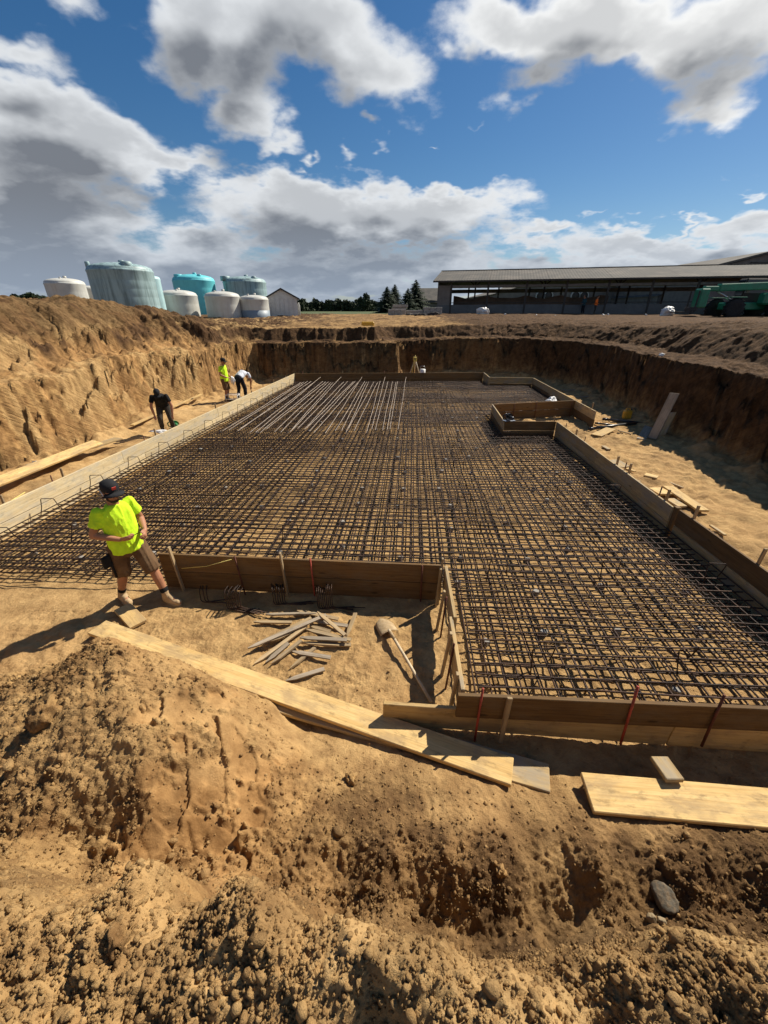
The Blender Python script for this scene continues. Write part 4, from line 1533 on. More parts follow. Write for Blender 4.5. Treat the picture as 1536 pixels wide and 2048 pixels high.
for i, (a, b, w, lab) in enumerate((((1252, 938), (1270, 944), .10, 'small offcut close behind the form, between square panel and lone offcut'), ((1262, 960), (1281, 965), .07, 'narrow offcut touching a stake of the form before the jog'),
                                    ((1206, 893), (1218, 900), .12, 'little square offcut between the pipes\' pale board and the form'), ((1380, 1046), (1402, 1052), .10, 'offcut below the end of the long pale board, past the jog'),
                                    ((1236, 862), (1262, 869), .05, 'splintered lath in the shade edge beside the pipes'), ((1420, 1052), (1450, 1072), .06, 'lath lying on the open sand beyond the jog'))):
    lay('wood_offcut', a, b, .05, w, .03, ('plank_new', 'stake_wood', 'form_board')[i % 3], lab, 'wood offcut')


# ------------------------------------------------------------------ beyond the pit: field, tanks, barns, trees, machine
def grass_material():
    m, k, b = new_mat('field')
    geo = k.new('ShaderNodeNewGeometry')
    P = geo.outputs['Position']
    n = k.noise(P, .08, 5, .6)
    n2 = k.noise(P, 1.5, 6, .7)
    c = k.mix(k.ramp(n, .35, .65), (.045, .075, .022), (.10, .11, .04))
    c = k.mix(k.math('MULTIPLY', k.ramp(n2, .45, .7), .5), c, (.03, .045, .015))
    k.put(b.inputs['Base Color'], c)
    b.inputs['Roughness'].default_value = .95
    return m


MAT['field'] = grass_material()
GZ = 3.0
me = mesh_from([(-2500, 56, GZ - .12), (2500, 56, GZ - .12), (2500, 4000, GZ - .12), (-2500, 4000, GZ - .12), (-2500, -40, GZ - .6), (-85, -40, GZ - .6), (-85, 56, GZ - .12)], [(0, 1, 2, 3), (4, 5, 6, 0)])
link('field', me, 'field', kind='structure')


def revolve(prof, seg=48, smooth=True, name='shell'):
    """prof: (r,z) from bottom to top"""
    V, Ff = [], []
    for r, z in prof:
        for j in range(seg):
            a = 2 * math.pi * j / seg
            V.append((r * math.cos(a), r * math.sin(a), z))
    n = len(prof)
    for i in range(n - 1):
        for j in range(seg):
            k2 = (j + 1) % seg
            Ff.append((i * seg + j, i * seg + k2, (i + 1) * seg + k2, (i + 1) * seg + j))
    Ff.append(tuple((n - 1) * seg + j for j in range(seg)))
    return mesh_from(V, Ff, smooth, name)


def tank_mat(name, col, streak, amt, cap=None):
    m, k, b = new_mat(name)
    tc = k.new('ShaderNodeTexCoord')
    O = tc.outputs['Object']
    v = k.noise(k.mapping(O, scale=(2.2, 2.2, .22)), 1.5, 6, .65)
    n = k.noise(O, .8, 5, .6)
    c = k.mix(k.math('MULTIPLY', k.ramp(v, .42, .68), amt), col, streak)
    c = k.vmath('SCALE', c, scale=k.ramp(n, .3, .7, .9, 1.08))
    k.put(b.inputs['Base Color'], c)
    b.inputs['Roughness'].default_value = .5
    b.inputs['Specular IOR Level'].default_value = .35
    return m


MAT['tank_green'] = tank_mat('tank_green', (.31, .43, .44), (.10, .15, .15), .75)
MAT['tank_green_pale'] = tank_mat('tank_green_pale', (.42, .62, .64), (.25, .38, .38), .5)
MAT['tank_turquoise'] = tank_mat('tank_turquoise', (.13, .56, .62), (.10, .42, .47), .4)
MAT['tank_white'] = tank_mat('tank_white', (.54, .54, .50), (.42, .39, .33), .55)
MAT['tank_bluegrey'] = tank_mat('tank_bluegrey', (.22, .27, .32), (.17, .21, .25), .4)


def poly_tank(pxl, pxr, y_rim, Y, mat, label, dome=.16, hatch=((-.45, .16), (.5, .2)), base=None, band=None, fittings=True):
    z_b = GZ - .25 if base is None else base
    rim = PY((pxl + pxr) / 2, y_rim, Y)
    zc = Y * CP + (CAM_Z - rim.z) * SP
    R = (pxr - pxl) / 2 / F_PX * zc * .985
    h = rim.z - z_b
    root = thing('storage_tank', label, 'tank', (rim.x, Y, z_b), 'storage tanks beyond the pit')
    prof = [(R * .985, 0), (R, .05)]
    nb = max(3, int(h / .55))
    for i in range(1, nb):
        z = h * .94 * i / nb
        prof += [(R, z - .05), (R * .997, z), (R, z + .05)]
    prof += [(R, h * .93), (R * 1.012, h * .955), (R * 1.012, h * .975), (R * .985, h)]
    sh_ = revolve(prof, 56)
    M = Matrix.Translation((rim.x, Y, z_b))
    body = link('tank_wall', sh_, mat, root, matrix=M)
    dp = [(R * .985 * math.cos(t), dome * R * 1.9 * math.sin(t) ** .9 if t > 0 else 0) for t in np.linspace(0, 1.45, 9)]
    top_ = link('dome', revolve(dp, 56), mat, root, matrix=Matrix.Translation((rim.x, Y, z_b + h)))
    if band:
        link('lower_band', revolve([(R * 1.006, 0), (R * 1.006, h * band[0])], 56), band[1], root, matrix=Matrix.Translation((rim.x, Y, z_b + .02)))
    # ribs on the dome
    if fittings:
        for fx, fr in hatch:
            hx, hy = rim.x + fx * R, Y - R * .55
            zz = z_b + h + dome * R * .55
            link('hatch', tube([(hx, hy, zz - .15), (hx, hy, zz + .26), (hx, hy, zz + .30)], [R * fr, R * fr, R * fr * .8], 20), mat, root)
        link('vent', tube([(rim.x + .1 * R, Y, z_b + h + dome * R * 1.6), (rim.x + .1 * R, Y, z_b + h + dome * R * 1.9 + .15)], R * .09, 14), mat, root)
    return root


poly_tank(94, 164, 566, 40, 'tank_white', 'dull white tank half hidden behind the soil crest beside the biggest tank', .13, ((.2, .05),))
poly_tank(160, 196, 576, 43, 'tank_white', 'white tank peeping out between the dull white tank and the big green one', .12, (), fittings=False)
poly_tank(181, 300, 540, 34, 'tank_green', 'biggest grey-green tank with dark streaks rising above the crest', .11, ((-.72, .07), (.55, .17)))
poly_tank(279, 318, 556, 38, 'tank_green_pale', 'pale blue-green tank mostly hidden behind the biggest tank', .12, (), fittings=False)
poly_tank(318, 392, 590, 41, 'tank_white', 'low white tank in front of the turquoise tank', .13, ((.25, .06),))
poly_tank(347, 427, 560, 49, 'tank_turquoise', 'bright turquoise tank with a round hatch on top', .13, ((-.5, .2), (.55, .10)))
poly_tank(410, 478, 592, 41, 'tank_white', 'clean low white tank between the turquoise and the streaked tank', .13, ((-.2, .05),))
poly_tank(447, 531, 563, 51, 'tank_green', 'streaked grey-green tank with a big dark hatch', .11, ((-.72, .22), (.62, .10)))
poly_tank(478, 536, 598, 42, 'tank_white', 'small white tank with a blue-grey lower half', .13, ((-.2, .07),), band=(.42, 'tank_bluegrey'))

# ------------------------------------------------------------------ buildings
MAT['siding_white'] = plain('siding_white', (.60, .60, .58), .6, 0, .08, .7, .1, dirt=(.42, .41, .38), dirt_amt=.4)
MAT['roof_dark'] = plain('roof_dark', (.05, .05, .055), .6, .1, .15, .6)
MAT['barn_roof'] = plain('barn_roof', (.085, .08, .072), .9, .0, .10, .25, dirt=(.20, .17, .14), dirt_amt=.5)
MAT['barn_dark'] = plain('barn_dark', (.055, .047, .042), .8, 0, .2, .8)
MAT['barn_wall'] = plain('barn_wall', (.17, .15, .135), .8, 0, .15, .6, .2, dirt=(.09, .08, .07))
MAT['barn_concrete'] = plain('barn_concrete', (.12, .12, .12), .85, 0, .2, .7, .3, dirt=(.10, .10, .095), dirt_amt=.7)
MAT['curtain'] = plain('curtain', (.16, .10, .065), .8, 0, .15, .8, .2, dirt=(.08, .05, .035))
MAT['fan_white'] = plain('fan_white', (.42, .42, .40), .5, 0, .1, 3)


def box_obj(name, x0, x1, y0, y1, z0, z1, mat, parent, c=.01):
    me = chamfer_box(x1 - x0, y1 - y0, z1 - z0, c, name)
    return link(name, me, mat, parent, matrix=Matrix.Translation((x0, (y0 + y1) / 2, z0)))


def gable_hall(name, label, cx, y0, y1, half, z0, eave, ridge, wall, roof, parts=None):
    """house with its gable to the camera"""
    root = thing(name, label, 'building', (cx, y0, z0))
    V, Ff = [], []
    for y in (y0, y1):
        V += [(cx - half, y, z0), (cx + half, y, z0), (cx + half, y, z0 + eave), (cx, y, z0 + ridge), (cx - half, y, z0 + eave)]
    Ff = [(0, 1, 2, 3, 4), (9, 8, 7, 6, 5), (0, 5, 6, 1), (1, 6, 7, 2), (4, 9, 5, 0)]
    link('wall', mesh_from(V, Ff), wall, root)
    o = .25
    for s in (-1, 1):
        V = []
        for y in (y0 - o, y1 + o):
            sl = (ridge - eave) / half
            V += [(cx, y, z0 + ridge + .02), (cx + s * (half + o), y, z0 + eave - sl * o + .02), (cx + s * (half + o), y, z0 + eave - sl * o + .14), (cx, y, z0 + ridge + .14)]
        Ff = [(0, 1, 2, 3), (7, 6, 5, 4), (0, 4, 5, 1), (1, 5, 6, 2), (2, 6, 7, 3)]
        link('roof', mesh_from(V, Ff), roof, root)
    return root


p = PY(563, 598, 44)
zc = 44 * CP
half = (594 - 534) / 2 / F_PX * zc
shed = gable_hall('shed', 'small white gabled shed with a dark roof beside the small tank', p.x, 44, 50, half, GZ - .3, PY(563, 597, 44).z - GZ + .3, PY(563, 579, 44).z - GZ + .3, 'siding_white', 'roof_dark')
for i in range(1, 7):
    x = p.x - half + 2 * half * i / 7
    link('siding_batten', chamfer_box(PY(563, 597, 44).z - GZ + .3, .03, .02, .004, 'batten'), 'siding_white', shed, matrix=frame_along(Vector((x, 43.985, GZ - .3)), Vector((x, 43.985, 9)), Vector((0, -1, 0))))
shed.rotation_euler.z = .245
tk = PY(593, 620, 46)
link('gas_cylinder', revolve([(.10, 0), (.14, .03), (.14, 1.1), (.06, 1.35), (.02, 1.4)], 16), 'fan_white', None, (tk.x + .25, 46, GZ - .2), 'white gas cylinder standing at the corner of the small shed', 'gas cylinder')

# long open-sided barn
A = Vector((6.15, 52.0, GZ - .15))
B = Vector((46.0, 41.5, GZ - .15))
bd = (B - A)
BL = bd.length
bd.normalize()
bn = Vector((-bd.y, bd.x, 0))            # towards the back
BM = Matrix.Identity(4)
for i in range(3):
    BM[i][0], BM[i][1], BM[i][3] = bd[i], bn[i], A[i]
barn = thing('open_barn', 'long open-sided barn with a grey metal roof and low concrete wall', 'barn', tuple(A))


def bbox(name, x0, x1, y0, y1, z0, z1, mat, parent=None, c=.01):
    me = chamfer_box(x1 - x0, y1 - y0, z1 - z0, c, name)
    return link(name, me, mat, parent or barn, matrix=BM @ Matrix.Translation((x0, (y0 + y1) / 2, z0)))


DEP = 13.0
EAVE, RIDGE = 3.55, 4.95


def corrugated(x0, x1, ya, za, yb, zb, pitch=.30, amp=.012):
    n = int((x1 - x0) / pitch) * 4
    V, Ff = [], []
    for i in range(n + 1):
        x = x0 + (x1 - x0) * i / n
        h = amp if i % 4 in (1, 2) else 0
        V += [(x, ya, za + h), (x, yb, zb + h), (x, ya, za + h - .05), (x, yb, zb + h - .05)]
    for i in range(n):
        q = i * 4
        Ff += [(q, q + 4, q + 5, q + 1), (q + 2, q + 3, q + 7, q + 6), (q, q + 2, q + 6, q + 4)]
    return mesh_from(V, Ff)


# roof sheets one by one along the front slope
x = -.5
while x < BL:
    x1 = min(x + 3.05, BL)
    dz = random.uniform(-.008, .008)
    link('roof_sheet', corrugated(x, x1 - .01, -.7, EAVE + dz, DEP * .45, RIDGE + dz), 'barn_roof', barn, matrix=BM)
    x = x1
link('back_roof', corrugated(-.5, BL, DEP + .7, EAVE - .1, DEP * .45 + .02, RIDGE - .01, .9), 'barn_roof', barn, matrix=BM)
bbox('ridge_cap', -.5, BL, DEP * .45 - .2, DEP * .45 + .2, RIDGE + .0, RIDGE + .06, 'barn_roof')
bbox('fascia', -.5, BL, -.74, -.70, EAVE - .16, EAVE - .0, 'barn_dark')
bbox('header', 0, BL, -.06, .06, 2.88, 3.12, 'barn_wall')
bbox('header', 0, BL, DEP - .1, DEP, 2.75, 3.2, 'barn_wall')
# gable end: cladding panel strips with the roof's slope on top
for i in range(6):
    y0_, y1_ = DEP * i / 6, DEP * (i + 1) / 6 - .02
    f = lambda y: EAVE + (RIDGE - EAVE) * (1 - abs(y - DEP * .45) / (DEP * .55)) - .08
    h0, h1 = f(y0_), f(y1_)
    zb_ = 0.0 if i in (0, 5) else 2.6
    V = [(-.04, y0_, zb_), (-.04, y1_, zb_), (-.04, y1_, h1), (-.04, y0_, h0), (.04, y0_, zb_), (.04, y1_, zb_), (.04, y1_, h1), (.04, y0_, h0)]
    link('gable_panel', mesh_from(V, [(3, 2, 1, 0), (4, 5, 6, 7), (0, 1, 5, 4), (1, 2, 6, 5), (2, 3, 7, 6), (3, 0, 4, 7)]), 'barn_wall', barn, matrix=BM)
bbox('corner_panel', .06, 1.55, -.03, .05, 0, 2.88, 'barn_wall')
bbox('kick_wall', 0, 1.5, -.12, -.03, 0, 1.15, 'barn_concrete')
x = 1.5
i = 0
while x < BL - 1:
    x1 = x + 4.05
    bbox('concrete_panel', x + .03, x1 - .03, -.10, .10, 0, 1.18 + random.uniform(-.03, .03), 'barn_concrete')
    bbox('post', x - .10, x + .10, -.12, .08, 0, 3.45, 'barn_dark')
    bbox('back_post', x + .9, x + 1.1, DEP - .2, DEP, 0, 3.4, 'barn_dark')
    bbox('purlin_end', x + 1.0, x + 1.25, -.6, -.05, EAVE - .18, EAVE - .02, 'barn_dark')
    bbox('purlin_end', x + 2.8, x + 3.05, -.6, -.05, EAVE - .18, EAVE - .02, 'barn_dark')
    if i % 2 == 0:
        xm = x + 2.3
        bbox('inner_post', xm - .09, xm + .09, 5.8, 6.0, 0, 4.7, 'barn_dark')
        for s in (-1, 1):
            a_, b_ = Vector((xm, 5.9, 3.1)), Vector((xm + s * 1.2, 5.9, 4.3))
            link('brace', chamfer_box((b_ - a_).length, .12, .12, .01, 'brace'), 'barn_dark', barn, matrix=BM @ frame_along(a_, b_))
    x = x1
    i += 1
# sagging side curtain of the back wall, pinned at the posts
V, Ff = [], []
n = 120
for j in range(n + 1):
    x = 1.5 + (17.0) * j / n
    sag = .28 * abs(math.sin((x - 1.5) / 4.05 * math.pi)) + .05 * math.sin(x * 2.3)
    V += [(x, 3.0 + .05 * math.sin(x * 3), 1.0), (x, 3.0 + .08 * math.sin(x * 3), 2.15 - sag), (x, 3.06, 1.0), (x, 3.06 + .08 * math.sin(x * 3), 2.15 - sag)]
for j in range(n):
    q = j * 4
    Ff += [(q, q + 4, q + 5, q + 1), (q + 2, q + 3, q + 7, q + 6), (q + 1, q + 5, q + 7, q + 3)]
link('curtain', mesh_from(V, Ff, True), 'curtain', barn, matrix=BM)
bbox('back_kick_wall', 0, BL, DEP - .1, DEP + .1, 0, 1.2, 'barn_concrete')
bbox('feed_rail', 1.5, BL, .4, .5, 1.35, 1.42, 'barn_dark')
bbox('barn_floor', 0, BL, .2, DEP - .2, -.3, .03, 'barn_concrete')

# second barn behind, gable with fans
p = PY(1130, 600, 84)
hb = gable_hall('fan_barn', 'low brown barn with round fans seen through the open barn', p.x, 84, 110, 13.5, GZ - .2, 3.2, 6.6, 'barn_wall', 'barn_roof')
for k_, px in enumerate((1080, 1096, 1150, 1167)):
    q = PY(px, 592, 83.9)
    link('fan', tube([(q.x, 84.1, q.z), (q.x, 83.7, q.z)], .72, 20), 'barn_dark', hb)
    V, Ff = [], []
    for j in range(24):
        a = 2 * math.pi * j / 24
        for r_, y_ in ((.70, 83.62), (.86, 83.62), (.86, 84.0), (.70, 84.0)):
            V.append((q.x + r_ * math.cos(a), y_, q.z + r_ * math.sin(a)))
    for j in range(24):
        for e in range(4):
            Ff.append((j * 4 + e, ((j + 1) % 24) * 4 + e, ((j + 1) % 24) * 4 + (e + 1) % 4, j * 4 + (e + 1) % 4))
    link('fan_ring', mesh_from(V, Ff), 'fan_white', hb)
# roofs to the right, beyond the open barn
q = PY(1330, 590, 70)
gable_hall('side_barn', 'grey roofed barn behind the telehandler seen through the open barn', q.x + 8, 70, 95, 9, GZ - .2, 2.6, 6.0, 'barn_wall', 'barn_roof')
ra, rb = PY(1410, 541, 62), PY(1540, 507, 62)
V = [(ra.x, 62, ra.z), (rb.x, 62, rb.z), (rb.x + 14, 62, rb.z - 4), (rb.x + 14, 62, GZ), (ra.x, 62, GZ)]
V += [(x_, 90, z_) for x_, _, z_ in V]
tall = thing('tall_barn', 'tall barn roof rising behind the telehandler end of the open barn', 'barn', (rb.x, 62, GZ))
sl = (rb - ra)
V2 = [ra + Vector((-.4, -.4, .05)), rb + Vector((0, -.4, .05)), rb + Vector((0, 28, .05)), ra + Vector((-.4, 28, .05))]
V2 += [v + Vector((0, 0, .25)) for v in V2]
link('roof', mesh_from(V2, [(3, 2, 1, 0), (4, 5, 6, 7), (0, 1, 5, 4), (1, 2, 6, 5), (2, 3, 7, 6), (3, 0, 4, 7)]), 'barn_roof', tall)
V3 = [rb + Vector((0, -.4, .05)), rb + Vector((16, -.4, -4.2)), rb + Vector((16, 28, -4.2)), rb + Vector((0, 28, .05))]
V3 += [v + Vector((0, 0, .25)) for v in V3]
link('roof', mesh_from(V3, [(3, 2, 1, 0), (4, 5, 6, 7), (0, 1, 5, 4), (1, 2, 6, 5), (2, 3, 7, 6), (3, 0, 4, 7)]), 'barn_roof', tall)
link('wall', mesh_from(V, [(0, 1, 2, 3, 4), (9, 8, 7, 6, 5), (0, 4, 9, 5), (2, 7, 8, 3)]), 'barn_wall', tall)
q0, q1 = PY(1502, 524, 61.9), PY(1560, 534, 61.9)
link('loft_opening', mesh_from([(q0.x, 61.8, q1.z), (q1.x, 61.8, q1.z), (q1.x, 61.8, q0.z), (q0.x, 61.8, q0.z), (q0.x, 61.95, q1.z), (q1.x, 61.95, q1.z), (q1.x, 61.95, q0.z), (q0.x, 61.95, q0.z)],
                               [(0, 1, 2, 3), (7, 6, 5, 4), (0, 4, 5, 1), (1, 5, 6, 2), (2, 6, 7, 3), (3, 7, 4, 0)]), 'barn_dark', tall)
# small low house behind the firs
p = PY(862, 600, 105)
lh = gable_hall('low_house', 'low grey-roofed house between the firs and the open barn', p.x, 105, 125, 3.6, GZ - .2, 2.3, 2.6, 'barn_wall', 'barn_roof')
me = mesh_from([(p.x - 4.2, 104.5, GZ + 2.1), (p.x + 4.2, 104.5, GZ + 2.1), (p.x + 4.2, 110, GZ + 5.2), (p.x - 4.2, 110, GZ + 5.2), (p.x - 4.2, 104.7, GZ + 1.9), (p.x + 4.2, 104.7, GZ + 1.9), (p.x + 4.2, 110, GZ + 5.0), (p.x - 4.2, 110, GZ + 5.0)],
               [(0, 1, 2, 3), (7, 6, 5, 4), (0, 4, 5, 1), (1, 5, 6, 2), (2, 6, 7, 3), (3, 7, 4, 0)])
link('front_roof', me, 'barn_roof', lh)
for k_, px in enumerate((848, 872)):
    c_ = PY(px, 582, 109)
    box_obj('chimney', c_.x - .5, c_.x + .5, 109.2, 110.2, GZ + 4.4, c_.z + .2, 'barn_wall', lh)

# concrete blocks, timber stack and bank at the left end of the barn
for k_, (a, b, y0_, h_, lab) in enumerate(((776, 812, 47.0, .75, 'weathered concrete blocks at the end of the row farthest from the barn'), (813, 846, 47.4, .7, 'concrete block with a dark stack before it, middle of the row'), (847, 884, 47.2, .95, 'tall concrete block touching the barn end'))):
    q0, q1 = PY(a, 628, y0_), PY(b, 628, y0_)
    r_ = thing('concrete_block', lab, 'concrete block', (q0.x, y0_, GZ - .2))
    w_ = (q1.x - q0.x)
    for t in range(3):
        box_obj('block', q0.x + w_ * t / 3 + .01, q0.x + w_ * (t + 1) / 3 - .01, y0_, y0_ + .7, GZ - .25, GZ + h_ - .2 + random.uniform(-.04, .04), 'concrete', r_, .03)
q0, q1 = PY(784, 613, 52), PY(816, 613, 52)
dm_ = thing('slab_stack', 'low stack of grey slabs behind the concrete blocks', 'slabs', (q0.x, 52, GZ - .2))
for t in range(4):
    box_obj('slab', q0.x + .1 * (t % 2), q1.x - .1 * (t % 3), 52, 53.5, GZ - .2 + t * .32, GZ - .2 + t * .32 + .29, 'concrete', dm_, .03)
for k_, px in enumerate((818, 832, 848)):
    q = PY(px, 627, 46)
    crumpled('scrap_heap', Vector((q.x, 46, GZ - .05)), .55, .3, .26, 'barn_dark', ['dark scrap heap before the concrete blocks, nearest the parked van', 'dark scrap heap in the middle before the concrete blocks', 'dark scrap heap nearest the barn end'][k_], 'scrap', 40 + k_)
q = PY(869, 626, 45.5)
crumpled('tarpaulin', Vector((q.x, 45.5, GZ + .02)), .9, .5, .28, 'barn_dark', 'black tarpaulin heap at the corner of the open barn', 'tarpaulin', 47)
# parked white van far away
q = PY(770, 621, 100)
van = thing('parked_van', 'tiny white van parked before the firs', 'van', (q.x, 100, GZ - .1))
bx0 = q.x - 1.6
V = [(0, 0, .35), (4.2, 0, .35), (4.2, 0, 1.9), (1.6, 0, 2.0), (.9, 0, 1.2), (0, 0, 1.05)]
Vv = [(bx0 + x_ * .9, 100, GZ - .1 + z_) for x_, _, z_ in V] + [(bx0 + x_ * .9, 101.7, GZ - .1 + z_) for x_, _, z_ in V]
link('van_body', mesh_from(Vv, [tuple(range(6)), tuple(range(11, 5, -1))] + [(i, i + 6, (i + 1) % 6 + 6, (i + 1) % 6) for i in range(6)]), 'white_sheet', van)
for x_ in (.8, 3.2):
    link('wheel', tube([(bx0 + x_, 99.95, GZ + .25), (bx0 + x_, 100.25, GZ + .25)], .36, 14), 'black_plastic', van)

# white sacks and scraps along the barn
q = PY(967, 621, 46)
crumpled('white_sack', Vector((q.x, 46, GZ + .25)), .62, .4, .42, 'white_sheet', 'crumpled blue-white sack lying before the open barn', 'sack', 51)
q = PY(1336, 619, 42)
crumpled('white_sack', Vector((q.x, 42, GZ + .30)), .85, .5, .52, 'white_sheet', 'largest white sack standing beside the telehandler', 'sack', 52)
for k_, (px, py) in enumerate(((1072, 631), (1111, 627), (1207, 628), (1216, 629), (1292, 629), (1010, 630))):
    q = PY(px, py, 42.5)
    crumpled('litter', Vector((q.x, 42.5, ground_z(q.x, 42.5) + .04)), .13, .10, .09, 'white_sheet',
             ['white scrap below the second barn post', 'white scrap below the row of fans', 'white scrap lying beside a twin, nearer the orange-clad person', 'white scrap lying beside a twin, farther from the orange-clad person', 'white scrap lying near the largest sack', 'white scrap between the blue-white sack and the fans'][k_], 'litter', 60 + k_)

# ------------------------------------------------------------------ trees
def leaf_material(name, a, b_):
    m, k, b = new_mat(name)
    geo = k.new('ShaderNodeNewGeometry')
    n = k.noise(geo.outputs['Position'], .9, 3, .6)
    c = k.mix(k.ramp(n, .3, .7), a, b_)
    k.put(b.inputs['Base Color'], c)
    b.inputs['Roughness'].default_value = .8
    return m


MAT['needles'] = leaf_material('needles', (.014, .026, .014), (.035, .055, .024))
MAT['foliage_far'] = leaf_material('foliage_far', (.018, .030, .014), (.045, .062, .026))
MAT['bark'] = plain('bark', (.05, .035, .025), .9, 0, .3, 3, .4)


def fir(px, y_top, Y, spread, label, seed):
    rs = random.Random(seed)
    base = PY(px, 628, Y)
    z0 = GZ - .3
    h = PY(px, y_top, Y).z - z0
    root = thing('fir_tree', label, 'tree', (base.x, Y, z0), 'dark firs beside the barn')
    link('trunk', tube([(base.x, Y, z0), (base.x, Y, z0 + h * .5), (base.x, Y, z0 + h * .98)], [.22, .13, .02], 8), 'bark', root)
    V, Ff = [], []
    z = .06
    while z < .985:
        L = spread * (1 - z) ** .85 * rs.uniform(.75, 1.2) + .12
        nb = rs.randint(6, 9)
        ph = rs.uniform(0, 6)
        for j in range(nb):
            a = ph + 6.283 * j / nb + rs.uniform(-.25, .25)
            l_ = L * rs.uniform(.7, 1.15)
            dx, dy = math.cos(a), math.sin(a)
            zb = z0 + z * h + rs.uniform(-.1, .1)
            ns = 8
            for s in range(ns):
                t = (s + rs.uniform(.2, .9)) / ns
                w = (.14 + .42 * (1 - t)) * l_ * .55
                cx, cy = base.x + dx * l_ * t, Y + dy * l_ * t
                cz = zb - .32 * l_ * t + .12 * l_ * t * t
                for sd_ in (-1, 1):
                    tx, ty = cx - dy * w * sd_ + dx * w * .6, cy + dx * w * sd_ + dy * w * .6
                    n0 = len(V)
                    V += [(cx - dx * w * .3, cy - dy * w * .3, cz + .05), (cx + dx * w * .5, cy + dy * w * .5, cz - .02), (tx, ty, cz - .18 * w - rs.uniform(0, .25) * w - .10)]
                    Ff.append((n0, n0 + 1, n0 + 2))
        z += .020 + .018 * (1 - z)
    link('crown', mesh_from(V, Ff), 'needles', root)
    return root


fir(774, 573, 96, 4.4, 'fir with a blunt double top, end of the row of four', 1)
fir(789, 568, 99, 4.0, 'fir close to the blunt one, thin pointed top', 2)
fir(815, 577, 94, 4.0, 'shortest of the four firs, next to the tallest', 3)
fir(830, 559, 97, 5.2, 'tallest and widest of the four firs beside the low house', 4)


def leafy_mass(name, pts, mat, label, cat, kind=None, leaf=.55, dens=120, trunk=True, seed=1):
    """pts: crown blobs (x, y, z, rx, rz)"""
    rs = np.random.default_rng(seed)
    V = []
    for (x, y, z, rx, rz) in pts:
        n = dens
        d_ = rs.normal(size=(n, 3))
        d_ /= np.linalg.norm(d_, axis=1)[:, None]
        r_ = rs.uniform(.55, 1.08, n)[:, None]
        c = np.array((x, y, z)) + d_ * r_ * np.array((rx, rx, rz))
        e1 = rs.normal(size=(n, 3))
        e1 /= np.linalg.norm(e1, axis=1)[:, None]
        e2 = np.cross(e1, rs.normal(size=(n, 3)))
        e2 /= np.linalg.norm(e2, axis=1)[:, None]
        s_ = leaf * rs.uniform(.6, 1.3, n)[:, None]
        V.append(np.stack([c - e1 * s_, c + e1 * s_, c + e2 * s_ * 1.1], 1).reshape(-1, 3))
    V = np.concatenate(V)
    Ff = np.arange(len(V)).reshape(-1, 3)
    return V, Ff.tolist()


rs = np.random.default_rng(9)
blobs = []
for i in range(75):
    px = 585 + 185 * i / 74 + rs.uniform(-1, 1)
    Y = 230 + rs.uniform(-12, 12)
    q = PY(px, 606 + rs.uniform(-4, 5) + (-4 if i % 9 == 0 else 0), Y)
    hh = q.z - GZ
    for t in np.linspace(.1, .92, 4):
        blobs.append((q.x + rs.uniform(-.5, .5), Y, GZ + hh * t, 2.2 * (1.1 - .6 * t), hh * .22))
V, Ff = leafy_mass('w', blobs, None, None, None, leaf=.75, dens=60)
link('far_wood', mesh_from(V, Ff), 'foliage_far', None, None, 'dark wood along the far side of the field', 'wood', kind='stuff')


def round_tree(px, y_top, Y, rx, label, seed, group=None):
    q = PY(px, y_top, Y)
    hh = q.z - GZ + .3
    root = thing('leafy_tree', label, 'tree', (q.x, Y, GZ - .3), group)
    link('trunk', tube([(q.x, Y, GZ - .3), (q.x + .1, Y, GZ + hh * .4), (q.x, Y, GZ + hh * .8)], [.3, .2, .05], 8), 'bark', root)
    r_ = np.random.default_rng(seed)
    bl = [(q.x + r_.uniform(-.5, .5) * rx * (1.2 - t), Y + r_.uniform(-.4, .4) * rx, GZ + hh * (.15 + .72 * t), rx * (.75 - .5 * t), hh * .14) for t in np.linspace(0, 1, 9)]
    V, Ff = leafy_mass('t', bl, None, None, None, leaf=.5, dens=130, seed=seed)
    link('crown', mesh_from(V, Ff), 'foliage_far', root)


round_tree(732, 588, 210, 4.2, 'tallest pointed tree standing out of the far wood', 3)
round_tree(720, 596, 215, 2.6, 'slim tree next to the tallest one in the far wood', 4)
round_tree(601, 601, 205, 3.0, 'tree at the end of the far wood beside the white shed', 5)
for i, px in enumerate((28, 48, 66, 84)):
    round_tree(px, (592, 590, 588, 594)[i], 150, 5.0, ['dark tree on the crest skyline, farthest from the dull white tank', 'dark tree on the crest skyline between two others, lower of the pair', 'dark rounded tree highest of the four above the crest', 'dark tree next to the dull white tank'][i], 11 + i)

# ------------------------------------------------------------------ green telehandler
MAT['machine_green'] = plain('machine_green', (.012, .20, .10), .4, 0, .12, 1.5, dirt=(.03, .06, .04), dirt_amt=.5, spec=.5)
MAT['tyre'] = plain('tyre', (.014, .014, .015), .8, 0, .2, 4, .3, dirt=(.06, .05, .04), dirt_amt=.4)
MAT['glass_dark'] = plain('glass_dark', (.012, .016, .02), .08, 0, .05, 1, spec=.6)
o0 = PY(1440, 628, 40.5)
TH = thing('telehandler', 'green telehandler with a raised boom parked beside the open barn', 'telehandler', (o0.x, 40.5, GZ - .2))
TM = Matrix.Translation((o0.x + .6, 40.5, GZ - .22)) @ Matrix.Scale(1.18, 4)


def tbox(name, x0, x1, y0, y1, z0, z1, mat, c=.03, par=None, rot=None):
    me = chamfer_box(x1 - x0, y1 - y0, z1 - z0, c, name)
    M = TM @ Matrix.Translation((x0, (y0 + y1) / 2, z0))
    if rot:
        M = M @ Matrix.Rotation(rot, 4, 'Y')
    return link(name, me, mat, par or TH, matrix=M)


